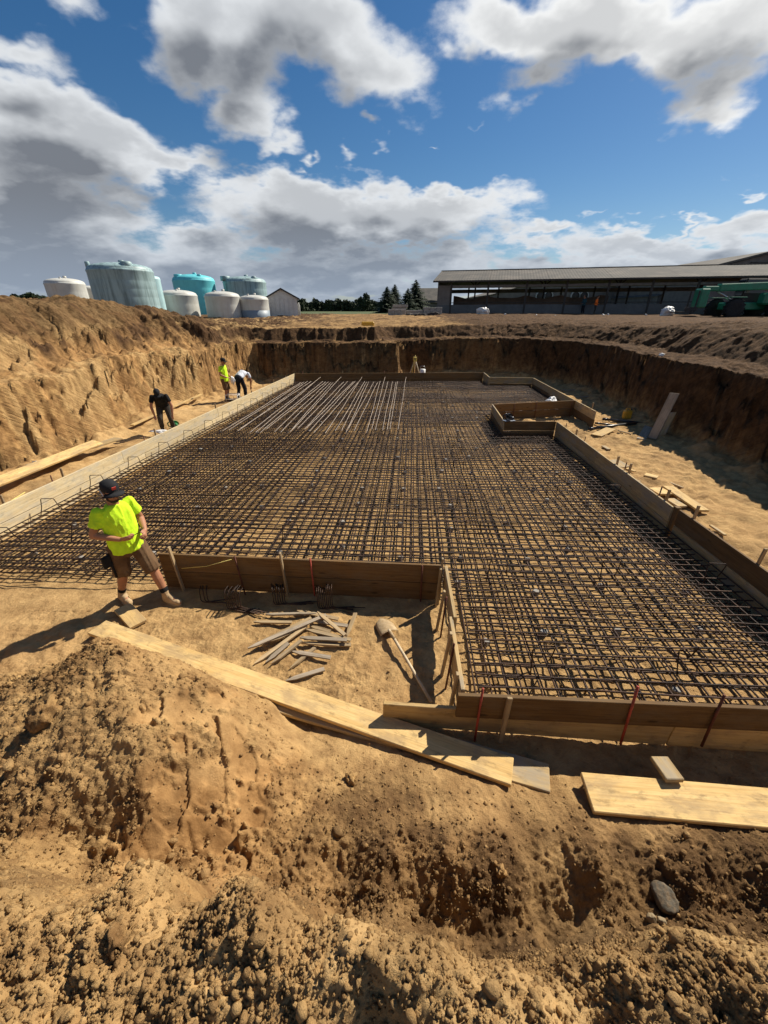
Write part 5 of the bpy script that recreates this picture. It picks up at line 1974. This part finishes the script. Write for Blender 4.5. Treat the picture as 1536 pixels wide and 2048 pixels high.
tbox('chassis', -.6, 5.2, -.45, .45, .62, 1.12, 'machine_green', .06)
tbox('engine_cover', 1.6, 4.6, -1.1, -.35, .95, 1.75, 'machine_green', .12)
cabn = tbox('cab', .9, 2.5, .25, 1.1, 1.0, 2.75, 'barn_dark', .10)
tbox('cab_window', .95, 2.45, .22, .25, 1.75, 2.6, 'glass_dark', .01, cabn)
tbox('cab_window', .86, .90, .32, 1.05, 1.6, 2.6, 'glass_dark', .01, cabn)
tbox('boom', -1.3, 5.2, -.28, .22, 1.85, 2.35, 'machine_green', .05, rot=-.035)
tbox('inner_boom', -2.4, -1.2, -.2, .14, 1.88, 2.2, 'machine_green', .04)
tbox('boom_head', -2.75, -2.05, -.42, .36, .75, 2.05, 'machine_green', .08)
car = tbox('carriage', -2.95, -2.86, -.7, .65, .55, .8, 'barn_dark', .03)
for y_ in (-.5, .42):
    tbox('fork', -4.1, -2.9, y_, y_ + .12, .42, .50, 'barn_dark', .01, car)
    tbox('mast_bar', -2.94, -2.86, y_, y_ + .1, .45, 1.9, 'barn_dark', .01, car)
link('lift_cylinder', tube([TM @ Vector((.3, 0, 1.1)), TM @ Vector((-1.2, 0, 1.85))], .09, 10), 'steel', TH)
tbox('counterweight', 4.7, 5.5, -.9, .9, .8, 1.6, 'machine_green', .1)
for x_, r_ in ((-.35, .68), (1.9 + .9, .68)):
    for y_ in (-1.15, .75):
        w = revolve([(r_ * .55, -.19), (r_ * .93, -.2), (r_, -.13), (r_, .13), (r_ * .93, .2), (r_ * .55, .19)], 28)
        wh = link('wheel', w, 'tyre', TH, matrix=TM @ Matrix.Translation((x_, y_ + .2, r_)) @ Matrix.Rotation(math.pi / 2, 4, 'X'))
        rim = revolve([(r_ * .54, -.17), (r_ * .5, -.08), (r_ * .2, -.05), (r_ * .2, .05), (r_ * .5, .08), (r_ * .54, .17)], 20)
        link('rim', rim, 'machine_green', wh, matrix=TM @ Matrix.Translation((x_, y_ + .2, r_)) @ Matrix.Rotation(math.pi / 2, 4, 'X'))
        lug = chamfer_box(.42, .10, .05, .01, 'lug')
        lug.materials.append(MAT['tyre'])
        for j in range(16):
            a = 6.283 * j / 16
            link('lug', lug, None, wh, matrix=TM @ Matrix.Translation((x_, y_ + .2, r_)) @ Matrix.Rotation(a, 4, 'Y') @ Matrix.Translation((0, -.2, r_ - .02)) @ Matrix.Rotation(math.pi / 2 + .35, 4, 'Z'))
        tbox('mudguard', x_ - .6, x_ + .6, y_, y_ + .42, r_ * 2 + .06, r_ * 2 + .12, 'machine_green', .02)
sg = mesh_from([TM @ Vector(v) for v in ((2.0, -1.14, 2.15), (2.5, -1.14, 2.15), (2.25, -1.14, 1.72), (2.0, -1.10, 2.15), (2.5, -1.10, 2.15), (2.25, -1.10, 1.72))], [(0, 2, 1), (3, 4, 5), (0, 1, 4, 3), (1, 2, 5, 4), (2, 0, 3, 5)])
link('warning_triangle', sg, 'fan_white', TH)
link('mirror_bracket', tube([TM @ Vector((2.25, -.4, 2.1)), TM @ Vector((2.25, -1.12, 2.0))], .02, 6), 'steel', TH)


# ------------------------------------------------------------------ people
def cap_rings(p0, p1, r0, r1, flat=1.0, fdir=None, seg=12):
    """tapered limb with rounded ends -> verts, faces"""
    p0, p1 = Vector(p0), Vector(p1)
    ax = (p1 - p0)
    L = ax.length
    ax = ax / max(L, 1e-6)
    ref = Vector(fdir) if fdir else (Vector((0, 0, 1)) if abs(ax.z) < .9 else Vector((1, 0, 0)))
    u = ref - ax * ref.dot(ax)
    u.normalize()
    w = ax.cross(u)
    rings = []
    for t in (-1, -.8, -.45, 0):
        rings.append((p0 + ax * r0 * t, r0 * math.sqrt(max(.0025, 1 - t * t))))
    for t in (.25, .5, .75):
        rings.append((p0 + ax * L * t, r0 + (r1 - r0) * t))
    for t in (0, .45, .8, 1):
        rings.append((p1 + ax * r1 * t, r1 * math.sqrt(max(.0025, 1 - t * t))))
    V, Ff = [], []
    for c, r in rings:
        for j in range(seg):
            a = 2 * math.pi * j / seg
            V.append(c + u * (r * flat * math.cos(a)) + w * (r * math.sin(a)))
    n = len(rings)
    for i in range(n - 1):
        for j in range(seg):
            k2 = (j + 1) % seg
            Ff.append([i * seg + j, i * seg + k2, (i + 1) * seg + k2, (i + 1) * seg + j])
    Ff.append(list(range(seg))[::-1])
    Ff.append([(n - 1) * seg + j for j in range(seg)])
    return V, Ff


def ell(c, rx, ry, rz, M=None, seg=16, rin=9):
    V, Ff = [], []
    M = M or Matrix.Identity(3)
    for i in range(rin + 1):
        t = math.pi * (i / rin)
        t = min(max(t, .05), math.pi - .05)
        for j in range(seg):
            a = 2 * math.pi * j / seg
            V.append(Vector(c) + M @ Vector((rx * math.sin(t) * math.cos(a), ry * math.sin(t) * math.sin(a), -rz * math.cos(t))))
    for i in range(rin):
        for j in range(seg):
            k2 = (j + 1) % seg
            Ff.append([i * seg + j, i * seg + k2, (i + 1) * seg + k2, (i + 1) * seg + j])
    Ff.append(list(range(seg))[::-1])
    Ff.append([rin * seg + j for j in range(seg)])
    return V, Ff


def loft(rings, seg=20):
    """rings: (centre, a_vec, b_vec)"""
    V, Ff = [], []
    for c, a, b in rings:
        for j in range(seg):
            t = 2 * math.pi * j / seg
            V.append(Vector(c) + Vector(a) * math.cos(t) + Vector(b) * math.sin(t))
    n = len(rings)
    for i in range(n - 1):
        for j in range(seg):
            k2 = (j + 1) % seg
            Ff.append([i * seg + j, i * seg + k2, (i + 1) * seg + k2, (i + 1) * seg + j])
    Ff.append(list(range(seg))[::-1])
    Ff.append([(n - 1) * seg + j for j in range(seg)])
    return V, Ff


def fuse(shapes, voxel, smooth=4, wrinkle=0.0, wscale=14, seed=0):
    """melt overlapping closed shapes into one continuous surface"""
    V, Ff = [], []
    for v, f in shapes:
        n0 = len(V)
        V += list(v)
        Ff += [[n0 + i for i in q] for q in f]
    me = mesh_from(V, Ff)
    ob = bpy.data.objects.new('tmp', me)
    COL.objects.link(ob)
    m = ob.modifiers.new('r', 'REMESH')
    m.mode = 'VOXEL'
    m.voxel_size = voxel
    m2 = ob.modifiers.new('s', 'SMOOTH')
    m2.iterations = smooth
    m2.factor = .5
    dg = bpy.context.evaluated_depsgraph_get()
    out = bpy.data.meshes.new_from_object(ob.evaluated_get(dg))
    bpy.data.objects.remove(ob)
    bpy.data.meshes.remove(me)
    n = len(out.vertices)
    if wrinkle:
        co = np.zeros(n * 3)
        no = np.zeros(n * 3)
        out.vertices.foreach_get('co', co)
        out.vertices.foreach_get('normal', no)
        co, no = co.reshape(-1, 3), no.reshape(-1, 3)
        w = fbm(co[:, 0] * wscale * 1.3 + co[:, 2] * wscale * .45, co[:, 1] * wscale * 1.3 - co[:, 2] * wscale * .25, 3, .5, 200 + seed)
        w = .5 - np.sqrt(np.abs(w) + .004) * 1.1
        co = co + no * (w * wrinkle)[:, None]
        out.vertices.foreach_set('co', co.ravel())
    out.polygons.foreach_set('use_smooth', [True] * len(out.polygons))
    out.update()
    return out


def cloth(name, col, dirt=None, amt=.3, tex=260):
    m, k, b = new_mat(name)
    tc = k.new('ShaderNodeTexCoord')
    n = k.noise(tc.outputs['Object'], 9, 5, .6)
    c = k.vmath('SCALE', k.mix(0.0, col, col), scale=k.ramp(n, .3, .7, .86, 1.1))
    if dirt:
        c = k.mix(k.math('MULTIPLY', k.ramp(k.noise(tc.outputs['Object'], 5, 6, .7), .48, .7), amt), c, dirt)
    k.put(b.inputs['Base Color'], c)
    b.inputs['Roughness'].default_value = .85
    b.inputs['Specular IOR Level'].default_value = .15
    k.put(b.inputs['Normal'], k.bump(k.math('ADD', k.noise(tc.outputs['Object'], 22, 4, .6), k.math('MULTIPLY', k.noise(tc.outputs['Object'], tex, 2, .5), .12)), .35, .012))
    return m


MAT['skin'] = plain('skin', (.36, .165, .09), .55, 0, .12, 12, .1, 120, spec=.35)
MAT['hivis'] = cloth('hivis', (.58, .90, .03), (.34, .60, .04), .35)
MAT['shorts_brown'] = cloth('shorts_brown', (.13, .075, .038), (.24, .16, .09), .5)
MAT['cap_dark'] = cloth('cap_dark', (.022, .022, .024))
MAT['boot_tan'] = cloth('boot_tan', (.46, .33, .19), (.28, .18, .09), .6)
MAT['boot_dark'] = cloth('boot_dark', (.06, .045, .035), (.2, .14, .08), .5)
MAT['sole'] = plain('sole', (.34, .27, .18), .8, 0, .2, 10)
MAT['black_cloth'] = cloth('black_cloth', (.012, .012, .013), (.06, .05, .04), .3)
MAT['dark_trousers'] = cloth('dark_trousers', (.05, .042, .034), (.13, .10, .07), .4)
MAT['black_trousers'] = cloth('black_trousers', (.012, .013, .018))
MAT['white_cloth'] = cloth('white_cloth', (.66, .68, .74), (.45, .42, .38), .3)
MAT['orange_cloth'] = cloth('orange_cloth', (.85, .17, .03))
MAT['teal_cloth'] = cloth('teal_cloth', (.03, .07, .08))
MAT['hair'] = plain('hair', (.035, .022, .014), .7, 0, .3, 40, .6, 160)
MAT['sock'] = cloth('sock', (.015, .015, .016))
MAT['red_print'] = plain('red_print', (.55, .06, .04), .6)
MAT['white_print'] = plain('white_print', (.8, .8, .78), .5)


def make_person(name, label, origin, heading, J, look, voxel=.014, hands=True, group=None, scale=1.0):
    """J: joints in the person's frame (forward, left, up) in metres"""
    fx, fy = math.cos(heading), math.sin(heading)
    O = Vector(origin)

    def W(p):
        f, l, u = p
        return O + Vector((fx * f - fy * l, fy * f + fx * l, u)) * scale

    def D(p):
        f, l, u = p
        return Vector((fx * f - fy * l, fy * f + fx * l, u))
    root = thing(name, label, 'person', tuple(O), group)
    S = scale
    g = {k_: W(v) for k_, v in J.items()}
    # --- head frame
    hd = D(J.get('look', (1, 0, 0))).normalized()
    up = (g['crown'] - g['neck']).normalized()
    hd = (hd - up * hd.dot(up)).normalized()
    lt = up.cross(hd)
    HM = Matrix((hd, lt, up)).transposed()
    hc = g['neck'].lerp(g['crown'], .56)

    def H(f, l, u):
        return hc + HM @ (Vector((f, l, u)) * S)
    skin = []
    skin.append(ell(hc + up * .02 * S, .098 * S, .078 * S, .118 * S, HM))
    skin.append(ell(H(.035, 0, -.055), .062 * S, .056 * S, .062 * S, HM))              # jaw
    skin.append(cap_rings(H(.088, 0, .012), H(.112, 0, -.022), .010 * S, .016 * S))      # nose
    for s in (-1, 1):
        skin.append(ell(H(-.005, s * .079, -.005), .020 * S, .010 * S, .032 * S, HM, 10, 6))
        skin.append(cap_rings(H(.084, s * .012, .030), H(.078, s * .050, .030), .011 * S, .009 * S))   # brow
    skin.append(cap_rings(H(.088, -.02, -.056), H(.088, .02, -.056), .008 * S, .008 * S))  # lips
    skin.append(cap_rings(H(-.02, 0, -.06), g['chest'].lerp(g['neck'], .72), .058 * S, .066 * S))
    # torso (under the shirt)
    latd = (g['sh_l'] - g['sh_r']).normalized()
    sp = (g['neck'] - g['pelvis']).normalized()
    fwd = latd.cross(sp).normalized()
    def ring(t, w, dpt, push=0.0):
        c = g['pelvis'].lerp(g['chest'], t / .55) if t < .55 else g['chest'].lerp(g['neck'], (t - .55) / .45)
        return (c + fwd * push * S, latd * (w * S), fwd * (dpt * S))
    skin.append(loft([ring(-.12, .13, .09), ring(0, .155, .11), ring(.3, .150, .11), ring(.55, .165, .115), ring(.8, .155, .10), ring(.95, .09, .07)]))
    for s in ('r', 'l'):
        skin.append(cap_rings(g['sh_' + s], g['el_' + s], .052 * S, .043 * S))
        skin.append(cap_rings(g['el_' + s], g['el_' + s].lerp(g['wr_' + s], .4), .043 * S, .043 * S))
        skin.append(cap_rings(g['el_' + s].lerp(g['wr_' + s], .35), g['wr_' + s], .043 * S, .028 * S))
        skin.append(cap_rings(g['hip_' + s], g['kn_' + s], .082 * S, .058 * S))
        skin.append(cap_rings(g['kn_' + s], g['kn_' + s].lerp(g['an_' + s], .35), .056 * S, .060 * S))
        skin.append(cap_rings(g['kn_' + s].lerp(g['an_' + s], .3), g['an_' + s], .060 * S, .038 * S))
        skin.append(cap_rings(g['an_' + s], g['toe_' + s], .036 * S, .028 * S))
        # hand: palm, four fingers and a thumb
        wr = g['wr_' + s]
        ha = (g['ha_' + s] - wr).normalized()
        pn = D(J.get('palm_' + s, (0, 0, -1))).normalized()
        pn = (pn - ha * pn.dot(ha)).normalized()
        sd_ = ha.cross(pn)
        if hands:
            skin.append(cap_rings(wr + ha * .02 * S, wr + ha * .085 * S, .030 * S, .040 * S, .48, tuple(pn)))
            for q, (o_, ln) in enumerate(((-.030, .062), (-.010, .074), (.010, .070), (.029, .056))):
                b0 = wr + ha * .088 * S + sd_ * o_ * S
                cur = pn * (.5 * ln) * S
                b1 = b0 + ha * (ln * .55) * S + cur * .45
                b2 = b1 + ha * (ln * .22) * S + cur * .95
                skin.append(cap_rings(b0 - ha * .015 * S, b1, .0098 * S, .0088 * S, seg=8))
                skin.append(cap_rings(b1, b2, .0088 * S, .0075 * S, seg=8))
            th0 = wr + ha * .030 * S - sd_ * .030 * S
            th1 = th0 + ha * .035 * S - sd_ * .022 * S + pn * .012 * S
            th2 = th1 + ha * .030 * S + pn * .014 * S + sd_ * .004 * S
            skin.append(cap_rings(th0, th1, .013 * S, .0105 * S, seg=8))
            skin.append(cap_rings(th1, th2, .0105 * S, .0085 * S, seg=8))
        else:
            skin.append(cap_rings(wr + ha * .02 * S, wr + ha * .10 * S, .030 * S, .032 * S, .6, tuple(pn)))
    link('body', fuse(skin, voxel * (.62 if hands else .8), 3), 'skin', root)
    # --- shirt
    cl = []
    hem = look.get('hem', -.16)
    cl.append(loft([ring(hem, .195, .150, .01), ring(hem + .03, .205, .160, .01), ring(.12, .198, .152, .01), ring(.32, .190, .145, .012), ring(.58, .190, .140, .008), ring(.78, .178, .118), ring(.90, .130, .092), ring(.965, .085, .078)]))
    sl = look.get('sleeve', .55)
    for s in ('r', 'l'):
        a, b = g['sh_' + s], g['sh_' + s].lerp(g['el_' + s], sl)
        cl.append(cap_rings(a.lerp(g['neck'], .10) - sp * .012 * S, a, .058 * S, .062 * S))
        dirv = (b - a).normalized()
        u_ = dirv.orthogonal().normalized()
        w_ = dirv.cross(u_)
        cl.append(loft([(a - dirv * .02 * S, u_ * .060 * S, w_ * .060 * S), (a.lerp(b, .5), u_ * .066 * S, w_ * .066 * S), (b, u_ * .072 * S, w_ * .072 * S)]))
        if sl >= 1:
            e, w2 = g['el_' + s], g['wr_' + s]
            cl.append(cap_rings(e, w2, .058 * S, .042 * S))
    link('shirt', fuse(cl, voxel, 4, .020 * S, 9, 3), look['shirt'], root)
    # --- trousers or shorts
    tr = []
    tr.append(loft([ring(-.24, .150, .125), ring(-.14, .172, .138), ring(.0, .180, .140), ring(.14, .172, .134), ring(.2, .165, .128)]))
    long_ = look.get('long', True)
    for s in ('r', 'l'):
        h_, k2, an = g['hip_' + s], g['kn_' + s], g['an_' + s]
        if long_:
            tr.append(cap_rings(h_, k2, .108 * S, .080 * S))
            tr.append(cap_rings(k2, k2.lerp(an, .88), .080 * S, .066 * S))
        else:
            e = k2.lerp(an, .02)
            tr.append(cap_rings(h_, h_.lerp(e, .3), .110 * S, .106 * S))
            dirv = (e - h_).normalized()
            u_ = dirv.orthogonal().normalized()
            w_ = dirv.cross(u_)
            tr.append(loft([(h_, u_ * .100 * S, w_ * .100 * S), (h_.lerp(e, .5), u_ * .103 * S, w_ * .103 * S), (e, u_ * .100 * S, w_ * .100 * S)]))
    link('trousers' if long_ else 'shorts', fuse(tr, voxel, 3, .022 * S, 12, 9), look['legs'], root)
    # --- boots
    for s in ('r', 'l'):
        an, to = g['an_' + s], g['toe_' + s]
        fwv = (to - an)
        fwv.z = 0
        fwv.normalize()
        rtv = fwv.cross(Vector((0, 0, 1)))
        zb = O.z + J['sole_' + s] * S if ('sole_' + s) in J else O.z
        heel = Vector((an.x, an.y, zb + .045 * S)) - fwv * .045 * S
        toe = Vector((an.x, an.y, zb + .042 * S)) + fwv * .175 * S
        sh0 = Vector((an.x, an.y, zb + .05 * S))
        bt = [cap_rings(heel, heel.lerp(toe, .45), .045 * S, .050 * S), cap_rings(heel.lerp(toe, .35), toe, .051 * S, .043 * S),
              cap_rings(sh0 - fwv * .012 * S, an.lerp(g['kn_' + s], .14), .053 * S, .051 * S),
              cap_rings(an.lerp(g['kn_' + s], .04) + fwv * .012 * S, heel.lerp(toe, .62) + Vector((0, 0, .018 * S)), .046 * S, .042 * S)]
        bo = link('boot', fuse(bt, voxel * .75, 3, .006, 20, 4), look['boots'], root)
        V = []
        for z_ in (0, .028):
            for t in np.linspace(0, 2 * math.pi, 21)[:-1]:
                c_ = math.cos(t)
                half = .052 if c_ > 0 else .043
                V.append(Vector((an.x, an.y, zb + z_ * S)) + fwv * (.065 + .152 * c_) * S + rtv * (half * math.sin(t)) * S)
        link('sole', mesh_from(V, [tuple(range(20))[::-1], tuple(range(20, 40))] + [(i, (i + 1) % 20, 20 + (i + 1) % 20, 20 + i) for i in range(20)]), 'sole', bo)
        if not long_:
            link('sock', fuse([cap_rings(an.lerp(g['kn_' + s], .20), an.lerp(g['kn_' + s], .28), .051 * S, .052 * S)], voxel * .7, 1), 'sock', root)
    # --- head wear
    if look.get('cap'):
        crown = []
        V, Ff = [], []
        seg = 24
        rows = [(0.0, 1.0), (.3, .99), (.6, .90), (.85, .66), (1.0, .30), (1.04, .02)]
        for hz, rr in rows:
            for j in range(seg):
                a = 2 * math.pi * j / seg
                V.append(H(.112 * rr * math.cos(a) - .006, .092 * rr * math.sin(a), .045 + .105 * hz))
        for i in range(len(rows) - 1):
            for j in range(seg):
                k2 = (j + 1) % seg
                Ff.append((i * seg + j, i * seg + k2, (i + 1) * seg + k2, (i + 1) * seg + j))
        Ff.append(tuple((len(rows) - 1) * seg + j for j in range(seg)))
        cp = link('cap', mesh_from(V, Ff, True), look['cap'], root)
        V, Ff = [], []
        for i in range(9):
            a = -1.15 + 2.3 * i / 8
            r0, r1 = .108, .108 + .085 * math.cos(a * .95) ** .6
            drop = .030 * (abs(a) ** 1.6)
            for r_, dz in ((r0, 0), (r1, -.014), (r1, -.020), (r0, -.007)):
                V.append(H(r_ * math.cos(a) - .006, .092 / .108 * r_ * math.sin(a) * .95, .052 + dz - drop))
        for i in range(8):
            for e in range(4):
                Ff.append((i * 4 + e, (i + 1) * 4 + e, (i + 1) * 4 + (e + 1) % 4, i * 4 + (e + 1) % 4))
        Ff += [(0, 1, 2, 3), (35, 34, 33, 32)]
        link('visor', mesh_from(V, Ff, True), look['cap'], cp)
        if look.get('badge'):
            V = [H(.106, y_, z_) for y_, z_ in ((-.022, .085), (.022, .085), (.022, .118), (-.022, .118))]
            V += [v + HM @ Vector((.006, 0, -.002)) for v in V]
            link('cap_badge', mesh_from(V, [(3, 2, 1, 0), (4, 5, 6, 7), (0, 1, 5, 4), (1, 2, 6, 5), (2, 3, 7, 6), (3, 0, 4, 7)]), 'red_print', cp)
    hair = [ell(H(-.012, 0, .035), .100 * S, .084 * S, .098 * S, HM)]
    hr = fuse(hair, voxel * .8, 1, .006, 40, 2)
    link('hair', hr, 'hair', root)
    if look.get('beard'):
        link('beard', fuse([ell(H(.038, 0, -.082), .064 * S, .058 * S, .045 * S, HM), cap_rings(H(.0, .066, -.02), H(.03, .05, -.08), .016, .02), cap_rings(H(.0, -.066, -.02), H(.03, -.05, -.08), .016, .02)], voxel * .7, 2), 'hair', root)
    if look.get('glasses'):
        gl = [cap_rings(H(.094, .012, .012), H(.080, .056, .012), .017, .015, .5), cap_rings(H(.094, -.012, .012), H(.080, -.056, .012), .017, .015, .5),
              cap_rings(H(.075, .062, .016), H(-.01, .084, .016), .005, .005), cap_rings(H(.075, -.062, .016), H(-.01, -.084, .016), .005, .005), cap_rings(H(.1, -.012, .016), H(.1, .012, .016), .006, .006)]
        link('sunglasses', fuse(gl, .005, 1), 'black_plastic', root)
    else:
        for s in (-1, 1):
            link('eye', mesh_from(*ell(H(.084, s * .032, .012), .012 * S, .014 * S, .009 * S, HM, 10, 6), True), 'white_print', root)
    if look.get('pencil'):
        link('pencil', tube([H(-.05, -.092, .045), H(.055, -.088, -.045)], .0052, 6), 'white_print', root)
    return root, g


# the striding worker by the inner form
mo = Vector((-3.24, 4.30, .0))
hd_ = math.atan2(-.45, .89)
Jm = dict(pelvis=(0.0, 0, .90), chest=(.0, 0, 1.22), neck=(.03, 0, 1.47), crown=(.085, -.01, 1.72), look=(1, -.12, -.72),
          sh_r=(-.01, -.185, 1.40), el_r=(-.07, -.28, 1.13), wr_r=(.17, -.13, 1.06), ha_r=(.27, -.05, 1.07), palm_r=(.1, .6, .25),
          sh_l=(.01, .185, 1.40), el_l=(.0, .27, 1.13), wr_l=(.21, .16, 1.05), ha_l=(.30, .09, 1.03), palm_l=(-.1, -.7, -.2),
          hip_r=(-.02, -.095, .88), kn_r=(-.06, -.12, .49), an_r=(-.245, -.13, .10), toe_r=(-.06, -.16, .04),
          hip_l=(.02, .095, .88), kn_l=(.20, .12, .49), an_l=(.33, .12, .10), toe_l=(.52, .14, .04))
gz_ = ground_z(mo.x, mo.y)
man, gm = make_person('person', 'worker in lime green t-shirt, brown shorts and dark cap beside the inner form', (mo.x, mo.y, gz_), hd_, Jm,
                      dict(shirt='hivis', legs='shorts_brown', long=False, boots='boot_tan', cap='cap_dark', badge=True, beard=True, glasses=True, pencil=True, sleeve=.62, hem=-.13), voxel=.011)
# tape measure he is holding and tool pouch
c_ = gm['ha_r'].lerp(gm['ha_l'], .5)
link('tie_wire_tool', tube([gm['ha_r'] + Vector((0, 0, .01)), c_ + Vector((.02, 0, .06)), gm['ha_l'] + Vector((.03, -.02, .13))], .004, 6), 'black_plastic', None, None,
     'thin dark wire held between the hands of the lime-shirted worker', 'wire')
w0 = gm['hip_r']
pouch = chamfer_box(.16, .05, .10, .015, 'tool_pouch')
pp = gm['hip_r'] + (gm['sh_r'] - gm['sh_l']).normalized() * .115
link('tool_pouch', pouch, 'sock', man, matrix=frame_along(pp + Vector((0, 0, -.20)), pp + Vector((.01, -.01, .0)), (gm['sh_r'] - gm['sh_l']).normalized()))
link('hammer_shaft', tube([pp + Vector((0, -.02, -.02)), pp + Vector((.02, -.03, -.36))], .014, 8), 'sock', man)
# dangling lanyard stripe
pp2 = gm['hip_l'].lerp(gm['hip_r'], .35) + Vector((.05, -.13, .04))

# worker in black bending behind the left form
p = PZ(336, 858, 0)
gz_ = ground_z(p.x, p.y)
Jb = dict(pelvis=(-.12, 0, .86), chest=(.10, 0, 1.10), neck=(.28, 0, 1.24), crown=(.46, 0, 1.36), look=(.6, 0, -1),
          sh_r=(.20, -.20, 1.18), el_r=(.26, -.28, .88), wr_r=(.30, -.24, .62), ha_r=(.33, -.22, .52),
          sh_l=(.20, .20, 1.18), el_l=(.24, .30, .88), wr_l=(.30, .28, .62), ha_l=(.33, .26, .52),
          hip_r=(-.10, -.10, .84), kn_r=(.10, -.14, .46), an_r=(-.02, -.16, .10), toe_r=(.16, -.18, .04),
          hip_l=(-.10, .10, .84), kn_l=(.02, .14, .46), an_l=(-.14, .16, .10), toe_l=(.04, .18, .04))
make_person('person', 'worker in black t-shirt and cap bending over behind the long pale form', (p.x, p.y, gz_), math.radians(-70), Jb,
            dict(shirt='black_cloth', legs='dark_trousers', long=True, boots='boot_dark', cap='cap_dark', beard=True, sleeve=.6), voxel=.017)

# yellow-shirted worker, side view
p = PZ(456, 801, 0)
gz_ = ground_z(p.x, p.y)
Jy = dict(pelvis=(0, 0, .92), chest=(.0, 0, 1.22), neck=(.05, 0, 1.47), crown=(.10, 0, 1.72), look=(1, 0, -.4),
          sh_r=(.0, -.19, 1.40), el_r=(-.02, -.24, 1.12), wr_r=(.20, -.16, 1.0), ha_r=(.29, -.10, .99),
          sh_l=(.0, .19, 1.40), el_l=(.0, .24, 1.12), wr_l=(.22, .14, 1.0), ha_l=(.30, .08, .99),
          hip_r=(0, -.095, .90), kn_r=(.05, -.10, .49), an_r=(-.02, -.10, .10), toe_r=(.16, -.10, .04),
          hip_l=(0, .095, .90), kn_l=(.03, .11, .49), an_l=(-.06, .11, .10), toe_l=(.12, .12, .04))
yman, gy_ = make_person('person', 'worker in yellow-green vest shirt standing by the bank, side view', (p.x, p.y, gz_), math.radians(-8), Jy,
                        dict(shirt='hivis', legs='shorts_brown', long=False, boots='boot_dark', cap='cap_dark', sleeve=.6), voxel=.018)
c_ = gy_['ha_r'].lerp(gy_['ha_l'], .5)
crumpled('plastic_sheet', c_ + Vector((.06, 0, -.10)), .10, .09, .18, 'white_sheet', 'small white bundle held by the worker in the yellow shirt', 'bundle', 71)

# white-shirted worker bent double, back to the camera
p = PZ(490, 797, 0)
gz_ = ground_z(p.x, p.y)
Jw = dict(pelvis=(-.22, 0, .92), chest=(.06, 0, 1.08), neck=(.30, 0, 1.02), crown=(.46, 0, .84), look=(.2, 0, -1),
          sh_r=(.22, -.19, 1.04), el_r=(.30, -.22, .74), wr_r=(.34, -.14, .48), ha_r=(.36, -.10, .39),
          sh_l=(.22, .19, 1.04), el_l=(.30, .22, .74), wr_l=(.34, .14, .48), ha_l=(.36, .10, .39),
          hip_r=(-.20, -.10, .90), kn_r=(-.10, -.16, .48), an_r=(-.16, -.20, .10), toe_r=(.02, -.22, .04),
          hip_l=(-.20, .10, .90), kn_l=(-.10, .16, .48), an_l=(-.16, .20, .10), toe_l=(.02, .22, .04))
make_person('person', 'worker in white shirt and black trousers bent double by the pale form', (p.x, p.y, gz_), math.radians(70), Jw,
            dict(shirt='white_cloth', legs='black_trousers', long=True, boots='boot_dark', cap=None, sleeve=.6, hem=-.05), voxel=.018)

# two people in front of the barn
Jo = dict(Jy)
p = PY(1188, 627, 47)
make_person('person', 'person in bright orange top walking in front of the open barn', (p.x, 47, ground_z(p.x, 47)), math.radians(-30), Jo,
            dict(shirt='orange_cloth', legs='dark_trousers', long=True, boots='boot_dark', cap=None, sleeve=1.0), voxel=.028, hands=False)
p = PY(1164, 628, 47.5)
make_person('person', 'person in dark clothes standing beside the orange-clad one', (p.x, 47.5, ground_z(p.x, 47.5)), math.radians(200), Jo,
            dict(shirt='teal_cloth', legs='black_trousers', long=True, boots='boot_dark', cap=None, sleeve=1.0), voxel=.028, hands=False)
